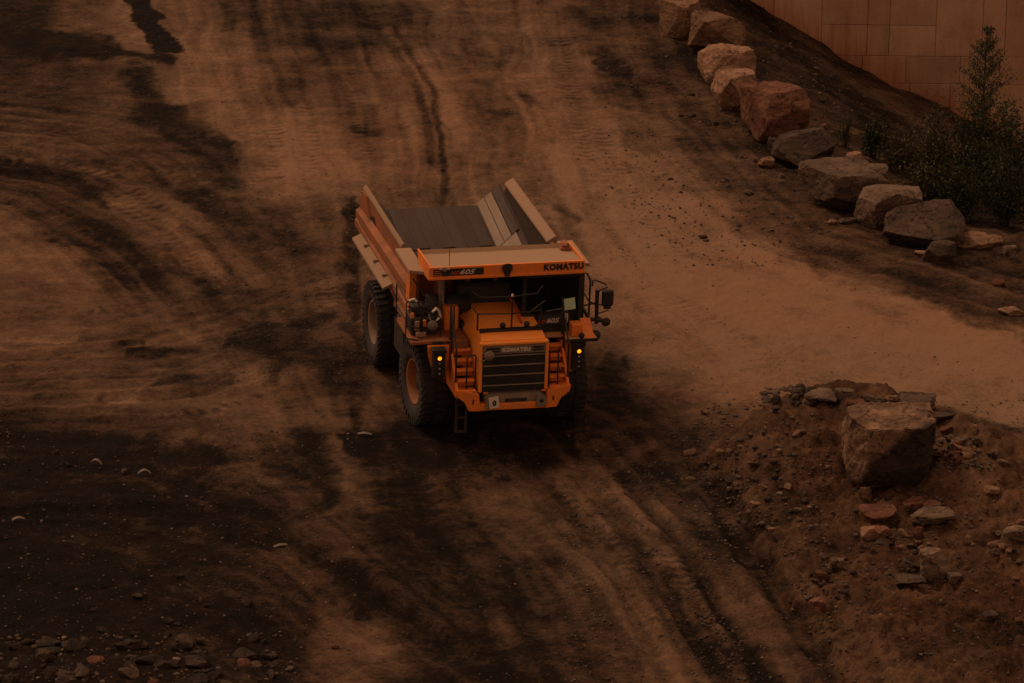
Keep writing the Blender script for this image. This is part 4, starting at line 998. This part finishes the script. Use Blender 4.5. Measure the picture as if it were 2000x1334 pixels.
for y0, y1 in ((-.70, -.36), (.46, .74)):
    for k in range(2): add('vent', MB().box((2.11, y0, 2.53 + k * .07), (2.118, y1, 2.58 + k * .07)), 'letter_dark', gr_o)
add('name_plate', MB().box((2.11, -.33, 2.515), (2.122, .43, 2.66), .004), 'grey', gr_o)
text('KOMATSU', 'letter_pale', gr_o, (2.123, .05, 2.588), .70, .105, .05, spacing=1.1)
add('hood_bumper', MB().prism([(1.62, -.76), (1.75, -.78), (1.75, .74), (1.62, .70)], 2, 2.925, 2.985, .01).box((1.66, -.78, 2.90), (1.76, -.66, 3.0), .01).box((1.66, .62, 2.92), (1.76, .76, 3.04), .01), 'black', hood_o)
for y in (-.20, .40): add('work_lamp', MB().lathe([(-.06, .05), (.0, .075), (.03, .075), (.03, .0)], 0, 14, (1.66, y, 3.06)).box((1.6, y - .02, 2.93), (1.64, y + .02, 3.02)), 'black', hood_o)
hr = MB()
for x, y, z0, z1 in ((1.55, -.80, 2.92, 3.34), (1.55, .05, 2.94, 3.76), (1.50, .80, 2.92, 3.34)): hr.tube([(x, y, z0), (x, y, z1)], .022, 7)
hr.tube([(1.3, -.90, 3.83), (1.50, -.72, 3.74), (1.55, .05, 3.74), (1.5, .68, 3.78), (1.30, .86, 3.90)], .02, 7)
hr.tube([(1.2, -.84, 3.36), (1.55, -.80, 3.34), (1.55, .05, 3.30), (1.5, .80, 3.34), (1.2, .85, 3.38)], .016, 7)
add('hood_handrail', hr, 'black', hood_o)
add('bright_bolt', MB().lathe([(0, .03), (.06, .03), (.06, 0)], 2, 10, (1.55, .05, 3.75)), 'pale', hood_o)
br = MB().tube([(1.35, .35, 2.98), (.4, .25, 3.35)], .03, 6); add('red_brace', br, 'letter_red', hood_o)

# ---- decks, stairs, bumper
dk = MB().box((-.5, -2.38, 2.52), (1.3, -.98, 2.60), .01).box((1.28, -1.62, 2.40), (1.36, -.98, 2.60), .01); add('deck', dk, 'body_side'); dk = MB().box((-.5, .98, 2.52), (1.0, 2.28, 2.60), .01).box((1.0, 1.42, 2.52), (1.66, 2.2, 2.60), .01).box((1.0, .98, 2.52), (1.28, 1.42, 2.60), .01)
add('deck', dk, 'orange_dusty')
for s_ in (-1, 1):
    st = MB()
    for k in range(5):
        x = 1.28 + .165 * k; z = 2.40 - .205 * k; lo, hi = sorted((s_ * .92, s_ * 1.34))
        st.box((x, lo, z - .05), (x + .19, hi, z), .008); st.box((x - .0, lo, z - .2), (x + .02, hi, z - .05))
    so = add('stairs', st, 'orange')
    add('stringer', MB().prism([(1.0, 2.45), (1.3, 2.45), (2.10, 1.60), (2.1, 1.40), (1.0, 1.4)], 1, s_ * 1.36, s_ * 1.42), 'orange', so)
    hrs = MB(); y = s_ * 1.40
    for x, z0, z1 in ((1.25, 2.5, 3.5), (1.42, 1.6, 3.2), (1.95, 1.5, 2.6)): hrs.tube([(x, y, z0), (x, y, z1)], .024, 7)
    hrs.tube([(1.1, y, 3.5), (1.25, y, 3.5), (1.42, y, 3.2), (1.95, y, 2.6)], .022, 7)
    add('stair_rail', hrs, 'black', so)
    lp = MB(); yi, yo = (s_ * .92, s_ * 1.14)
    lp.tube([(2.0, yo, 1.5), (2.0, yo, 2.36), (2.0, yo - s_ * .05, 2.44), (2.0, yi + s_ * .03, 2.44), (2.0, yi, 2.40), (2.0, yi, 1.5)], .02, 7)
    lp.lathe([(0, .06), (.12, .035)], 2, 10, (2.0, yi, 1.5))
    add('grab_rail', lp, 'black', so)
    # bumper corner
    bp = MB().prism([(s_ * .86, 1.50), (s_ * 1.44, 1.62), (s_ * 1.42, 1.46), (s_ * 1.20, 1.28), (s_ * 1.10, 1.06), (s_ * .80, 1.04)], 0, 1.78, 2.18, .015)
    bo = add('bumper_corner', bp, 'orange')
    add('tread', MB().box((1.72, min(s_ * .88, s_ * 1.36), 1.50), (2.10, max(s_ * .88, s_ * 1.36), 1.535), .004), 'orange_dusty', bo)
    add('slot_shade', MB().box((2.18, s_ * 1.0 - .02, 1.24), (2.186, s_ * 1.0 + .02, 1.36)), 'letter_dark', bo)  # raised black patch, the dark of an opening painted on
    # fender skirt behind the lamp stack, lamp stack
    add('fender_skirt', MB().prism([(.55, 2.52), (1.42, 2.52), (1.42, 2.1), (1.30, 1.68), (1.10, 2.2), (.75, 2.42)], 1, s_ * 1.46, s_ * 1.54).prism([(s_ * 1.54, 2.52), (s_ * 2.0, 2.52), (s_ * 1.96, 2.2), (s_ * 1.80, 1.70), (s_ * 1.54, 1.66)], 0, 1.36, 1.42), 'orange')
    ls = MB().box((1.46, s_ * 1.745 - .15, 1.76), (1.66, s_ * 1.745 + .15, 2.40), .02).box((1.42, s_ * 1.745 - .17, 2.40), (1.68, s_ * 1.745 + .17, 2.50), .01)
    lo_ = add('lamp_stack', ls, 'black')
    for i, z in enumerate((2.28, 2.13, 2.0, 1.87)):
        r_ = .052 if i == 0 else .048
        L = MB().lathe([(0, r_ + .015), (.02, r_ + .015), (.02, r_)], 0, 18, (1.66, s_ * 1.745, z)); add('lamp_ring', L, 'dark', lo_)
        nm, mt = (('indicator', 'amber') if i == 0 else ('headlight', 'dark'))
        add(nm, MB().lathe([(.005, r_), (.022, r_ * .7), (.03, 0)], 0, 18, (1.66, s_ * 1.745, z)), mt, lo_)
        if i: add('lens', MB().lathe([(.03, .02), (.036, .0)], 0, 10, (1.66, s_ * 1.745, z + .015)), 'lens', lo_)
bm_ = MB().box((1.95, -.86, 1.04), (2.16, .86, 1.22), .02); bo = add('front_bumper', bm_, 'orange')
tr = MB().prism([(1.72, 1.60), (1.80, 1.52), (2.12, 1.40), (2.14, 1.23), (1.72, 1.23)], 1, -.70, .74, .01); add('bumper_tray', tr, 'grey', bo)
add('tray_insert', MB().box((2.145, -.2, 1.25), (2.155, .35, 1.33)), 'dark', bo)
for y in (-.56, .70):
    tb = MB().prism([(y - .13, 1.10), (y + .13, 1.10), (y + .13, 1.32), (y + .07, 1.42), (y - .07, 1.42), (y - .13, 1.32)], 0, 2.165, 2.22, .01)
    to = add('tow_bracket', tb, 'grey', bo)
    add('hole_shade', MB().lathe([(0, .055), (.006, .055), (.006, 0)], 0, 16, (2.22, y, 1.26)), 'letter_dark', to)  # black disc painting the shade inside the bracket's eye
pl = MB().box((2.235, -.62, 1.13), (2.25, -.37, 1.43), .004, Matrix.Translation((0, -.495, 1.28)) @ Matrix.Rotation(R(8), 4, 'X') @ Matrix.Translation((0, .495, -1.28)))
po = add('number_plate', pl, 'pale'); text('0', 'letter_dark', po, (2.252, -.485, 1.27), .10, .15, .07)
for y in (-.68, .78): add('reflector', MB().box((2.05, y - .06, 1.46), (2.12, y + .06, 1.50), .01), 'orange', bo)
add('round_mirror', MB().lathe([(-.03, .04), (0, .125), (.02, .12), (.03, 0)], 0, 20, (2.30, -.66, 2.52)).tube([(2.0, -.86, 2.30), (2.15, -.80, 2.32), (2.28, -.68, 2.45)], .018, 6), 'grey', hood_o)
ld = MB()
for y in (-1.34, -1.10): ld.box((1.86, y - .03, .42), (1.90, y + .03, 1.30))
for z in (.42, .78, 1.12): ld.box((1.86, -1.36, z), (1.95, -1.08, z + .045), .006)
add('ladder', ld, 'dark')

# ---- cab
cb = MB()
for x, y in ((.92, .50), (.92, 1.90), (-.62, .50), (-.62, 1.90)): cb.box((x - .06, y - .05, 2.6), (x + .05, y + .05, 4.02), .01)
cb.box((-.68, .45, 3.98), (1.0, 1.95, 4.10), .02).box((-.68, .45, 2.6), (-.62, 1.95, 4.0)).box((-.66, .46, 2.6), (.95, 1.94, 2.66))
for y in (.46, 1.90): cb.box((-.62, y, 2.62), (.9, y + .05, 3.08))
cb.box((.9, .95, 2.66), (.95, 1.0, 4.0))
cab_o = add('cab', cb, 'black')
add('windscreen', MB().box((.955, .55, 3.12), (.965, 1.86, 3.98)), 'glass', cab_o)
for y in (.47, 1.93): add('side_window', MB().box((-.58, y - .004, 3.1), (.86, y + .004, 3.96)), 'glass', cab_o)
fp = MB().prism([(.75, 3.12), (1.10, 3.06), (1.14, 2.82), (1.08, 2.80), (1.08, 2.52), (.75, 2.52)], 1, .82, 1.62, .008)
fp_o = add('cab_front_panel', fp, 'black', cab_o)
text('HD', 'letter_red', fp_o, (1.145, .90, 2.90), .17, .09, .02, .3); text('605', 'letter_pale', fp_o, (1.145, 1.19, 2.925), .32, .125, .02, .3)
add('handle', MB().tube([(1.14, 1.50, 2.86), (1.18, 1.50, 2.88), (1.18, 1.50, 3.06), (1.13, 1.50, 3.08)], .016, 6).tube([(1.14, 1.545, 2.86), (1.18, 1.545, 2.88), (1.18, 1.545, 3.06), (1.13, 1.545, 3.08)], .012, 6), 'pale', fp_o)
add('corner_panel', MB().prism([(1.62, 2.60), (1.62, 3.10), (2.0, 3.10), (2.02, 2.92), (1.90, 2.62)], 0, .70, .86, .01), 'black', cab_o)
add('hood_gusset', MB().prism([(.40, 3.08), (.82, 3.04), (.82, 2.75), (.74, 2.75)], 0, .92, 1.0), 'black', cab_o)
add('notice', MB().box((.972, 1.51, 3.12), (.978, 1.79, 3.42), 0, Matrix.Translation((.97, 1.64, 3.2)) @ Matrix.Rotation(R(7), 4, 'X') @ Matrix.Translation((-.97, -1.64, -3.2))), 'paper', cab_o)
seat = MB().box((-.35, .98, 2.9), (.2, 1.42, 3.06), .05).box((-.42, .98, 3.0), (-.28, 1.42, 3.75), .05).box((-.3, 1.1, 2.66), (.1, 1.3, 2.9)); add('seat', seat, 'dark', cab_o)
sw = MB(); a = [2 * math.pi * k / 20 for k in range(21)]
sw.tube([(.52 + math.cos(t) * .10, 1.20 + math.sin(t) * .2, 3.26 - math.cos(t) * .14 + .1) for t in a], .016, 6).tube([(.52, 1.2, 3.36), (.75, 1.2, 3.0), (.8, 1.2, 2.66)], .03, 6); add('steering_wheel', sw, 'grey', cab_o)
wp = MB().tube([(.985, .62, 3.10), (.985, 1.02, 3.40)], .012, 5).tube([(.985, 1.05, 3.11), (.985, 1.5, 3.17)], .012, 5); add('wiper', wp, 'grey', cab_o)
mid = MB().box((-.6, -.95, 2.75), (.1, .40, 3.6), .06).lathe([(-.3, .22), (.3, .22), (.3, 0)], 1, 18, (.2, -1.0, 3.15)); add('air_cleaner', mid, 'dark')
add('battery_box', MB().box((.30, -1.42, 2.6), (.62, -1.06, 3.20), .02), 'orange')
stk = MB().tube([(.30, -1.44, 2.6), (.30, -1.44, 3.82)], .085, 12).tube([(.30, -1.44, 3.82), (.34, -1.44, 4.1)], .06, 10); add('intake_pipe', stk, 'grey')
# left deck details
lb = MB().box((1.2, 1.58, 2.60), (1.5, 1.84, 2.92), .02).prism([(1.15, 2.60), (1.62, 2.60), (1.15, 2.95)], 1, 1.86, 2.12); add('deck_box', lb, 'orange')
add('deck_bar', MB().box((1.665, 1.40, 2.53), (1.70, 2.20, 2.61), .008), 'black')
add('work_lamp', MB().lathe([(-.05, .05), (.0, .075), (.03, .075), (.03, .0)], 0, 14, (1.69, 1.78, 2.70)), 'black')
lr = MB()
lr.tube([(.5, 2.10, 2.6), (.5, 2.10, 3.90), (.5, 2.19, 3.86), (.5, 2.27, 3.66), (.5, 2.26, 2.62)], .026, 7)
lr.tube([(.5, 2.0, 3.55), (.5, 2.25, 3.14), (.6, 2.43, 3.06)], .02, 6).tube([(.5, 2.07, 3.02), (.6, 2.40, 3.12)], .02, 6).tube([(.5, 2.1, 3.3), (-.5, 2.2, 3.3)], .02, 6).tube([(.5, 2.1, 3.85), (-.5, 2.2, 3.85), (-.5, 2.2, 2.6)], .022, 6)
lr.tube([(.6, 2.04, 3.05), (.7, 2.22, 2.76), (.8, 2.6, 2.70)], .045, 7)
add('deck_railing', lr, 'black')
ma = MB().tube([(.7, 2.27, 3.60), (.7, 2.28, 3.74), (.7, 2.33, 3.76), (.7, 2.60, 3.64), (.7, 2.66, 3.55), (.7, 2.44, 3.47), (.7, 2.40, 2.66)], .022, 7).tube([(.7, 2.40, 3.5), (.7, 2.41, 2.62)], .05, 8).tube([(.7, 2.42, 3.12), (.8, 2.66, 3.10), (.8, 2.67, 2.98), (.7, 2.44, 2.88)], .016, 6)
mo = add('mirror_arm', ma, 'black')
add('mirror', MB().box((.80, 2.48, 3.12), (.90, 2.78, 3.54), .04).box((.80, 2.54, 3.04), (.88, 2.72, 3.13), .02), 'letter_dark', mo)
add('mirror_glass', MB().box((.785, 2.51, 3.16), (.799, 2.75, 3.50)), 'mirror', mo)
for x, y, z, r_ in ((.9, 2.60, 2.72, .115), (1.2, 2.26, 2.50, .14)):
    add('round_mirror', MB().lathe([(-.05, .04), (0, r_), (.03, r_ * .9), (.05, 0)], 0, 20, (x, y, z)).tube([(x - .05, y, z), (x - .2, y - .12, z + .05), (.7, 2.1, 2.62)], .022, 6), 'dark', mo)
# right deck: cage of rails, hoses and brackets round the service bay
rc = MB()
for pl_ in ([(1.0, -2.44, 3.54), (1.0, -1.59, 3.49), (1.0, -1.59, 2.6)], [(1.0, -2.46, 2.6), (1.0, -2.46, 3.50), (1.0, -2.40, 3.56)], [(1.0, -2.43, 3.42), (1.0, -1.74, 3.18), (1.05, -1.62, 3.12)],
            [(.6, -2.23, 4.00), (.6, -1.76, 3.27), (.9, -1.62, 3.15)], [(1.0, -2.45, 2.92), (1.0, -1.66, 2.72)], [(1.2, -2.46, 2.66), (1.2, -1.61, 2.50)], [(1.0, -2.05, 2.6), (1.0, -2.05, 3.52)],
            [(1.0, -2.44, 3.54), (-.4, -2.40, 3.54), (-.4, -2.40, 2.6)], [(1.0, -2.44, 3.0), (-.4, -2.40, 3.0)], [(1.0, -2.24, 3.62), (.95, -2.15, 3.46), (1.0, -2.05, 3.28)], [(1.0, -1.86, 3.2), (1.1, -1.84, 3.0)],
            [(1.1, -1.34, 2.5), (1.1, -1.36, 3.52)], [(1.1, -1.27, 2.5), (1.1, -1.29, 3.40)]): rc.tube(pl_, .019, 6)
add('deck_railing', rc, 'black')
sb = MB().box((.2, -2.3, 2.62), (.85, -1.62, 3.05), .03).box((.3, -2.25, 3.05), (.7, -1.9, 3.3), .03).lathe([(0, .16), (.5, .16), (.5, 0)], 2, 16, (.5, -1.72, 3.0)); add('service_box', sb, 'dark')
for lo, hi, mt in (((.88, -2.33, 3.08), (.95, -2.24, 3.22), 'orange'), ((.88, -2.22, 2.74), (.95, -2.10, 3.0), 'body_rail'), ((.88, -2.02, 2.84), (.95, -1.93, 3.02), 'orange'), ((.95, -2.2, 2.62), (1.05, -1.95, 2.74), 'body_rail')):
    add('bracket', MB().box(lo, hi, .02), mt)
add('hose', MB().tube([(.98, -1.80, 3.24), (1.02, -1.72, 3.34), (1.0, -1.64, 3.27), (1.0, -1.60, 3.12), (1.02, -1.7, 3.02)], [.03, .04, .03, .04, .02], 7).tube([(1.0, -2.40, 3.56), (1.0, -2.28, 3.60), (1.0, -2.20, 3.54)], .035, 6), 'pale')
add('round_mirror', MB().lathe([(-.05, .04), (0, .13), (.03, .12), (.05, 0)], 0, 20, (1.2, -1.84, 2.97)).tube([(1.15, -1.84, 2.97), (1.0, -1.9, 3.2)], .018, 6), 'grey')
add('deck_bar', MB().box((1.31, -1.86, 2.50), (1.36, -1.42, 2.60), .01), 'black')
add('aerial', MB().tube([(1.0, -1.42, 4.42), (1.0, -1.42, 4.85)], .008, 5), 'black')
add('roof_lamp', MB().lathe([(-.05, .03), (0, .06), (.04, .06), (.04, 0)], 0, 12, (1.24, -1.60, 4.42)).box((1.19, -1.72, 4.40), (1.26, -1.45, 4.43), .005), 'grey')

# driver
def skin_mesh(name, joints, edges, levels=1):
    me = bpy.data.meshes.new(name); me.from_pydata([j[:3] for j in joints], edges, [])
    o = bpy.data.objects.new(name, me); COL.objects.link(o)
    o.modifiers.new('s', 'SKIN'); sd = o.modifiers.new('d', 'SUBSURF'); sd.levels = sd.render_levels = levels
    for i, j in enumerate(joints):
        d = me.skin_vertices[0].data[i]; d.radius = (j[3], j[4] if len(j) > 4 else j[3]); d.use_root = (i == 0)
    bpy.context.view_layer.update(); dg = bpy.context.evaluated_depsgraph_get()
    out = bpy.data.meshes.new_from_object(o.evaluated_get(dg)); bpy.data.objects.remove(o); bpy.data.meshes.remove(me)
    out.name = name; return out
J = [(-.16, 0, 3.10, .15, .13), (-.20, 0, 3.30, .15, .12), (-.20, 0, 3.50, .17, .12), (-.18, 0, 3.60, .06), (-.15, 0, 3.67, .075, .085), (-.13, 0, 3.76, .085, .10), (-.13, 0, 3.84, .07, .08)]
E = [(0, 1), (1, 2), (2, 3), (3, 4), (4, 5), (5, 6)]
def chain(start, pts):
    p = start
    for q in pts: J.append(q); E.append((p, len(J) - 1)); p = len(J) - 1
    return p
for s_ in (-1, 1):
    w_ = chain(2, [(-.18, s_ * .19, 3.50, .065), (.02, s_ * .26, 3.28, .05), (.30, s_ * .20, 3.33, .038), (.38, s_ * .185, 3.36, .036)])
    for q in range(4): chain(w_, [(.42, s_ * (.155 + .02 * q), 3.385, .011), (.46, s_ * (.155 + .02 * q), 3.37, .010), (.465, s_ * (.155 + .02 * q), 3.345, .009)])
    chain(w_, [(.39, s_ * .15, 3.35, .012), (.42, s_ * .13, 3.34, .010)])
    chain(0, [(.12, s_ * .12, 3.12, .085), (.34, s_ * .13, 3.10, .07), (.40, s_ * .13, 2.88, .055), (.42, s_ * .13, 2.72, .05), (.55, s_ * .13, 2.70, .04)])
J = [(a[0], a[1] + 1.2) + tuple(a[2:]) for a in J]
pm = skin_mesh('person', J, E)
for mt in ('red', 'skin', 'trousers'): pm.materials.append(M[mt])
for p in pm.polygons:
    c = p.center; p.use_smooth = True
    p.material_index = 1 if (c.z > 3.6 or c.x > .28 and c.z > 3.2) else (2 if c.z < 3.2 else 0)
person = link('person', pm); person.matrix_world = truck.matrix_world.copy()
tag(person, 'driver in a red top sitting behind the dark windscreen of the truck', 'person')
hm = MB().lathe([(0, .115), (.03, .105), (.09, .085), (.12, .04), (.125, 0)], 2, 18, (-.12, 1.2, 3.79)).lathe([(0, .02), (.02, .02), (.02, 0)], 0, 8, (-.03, 1.2, 3.73)).build('hard_hat', M['red'], person)
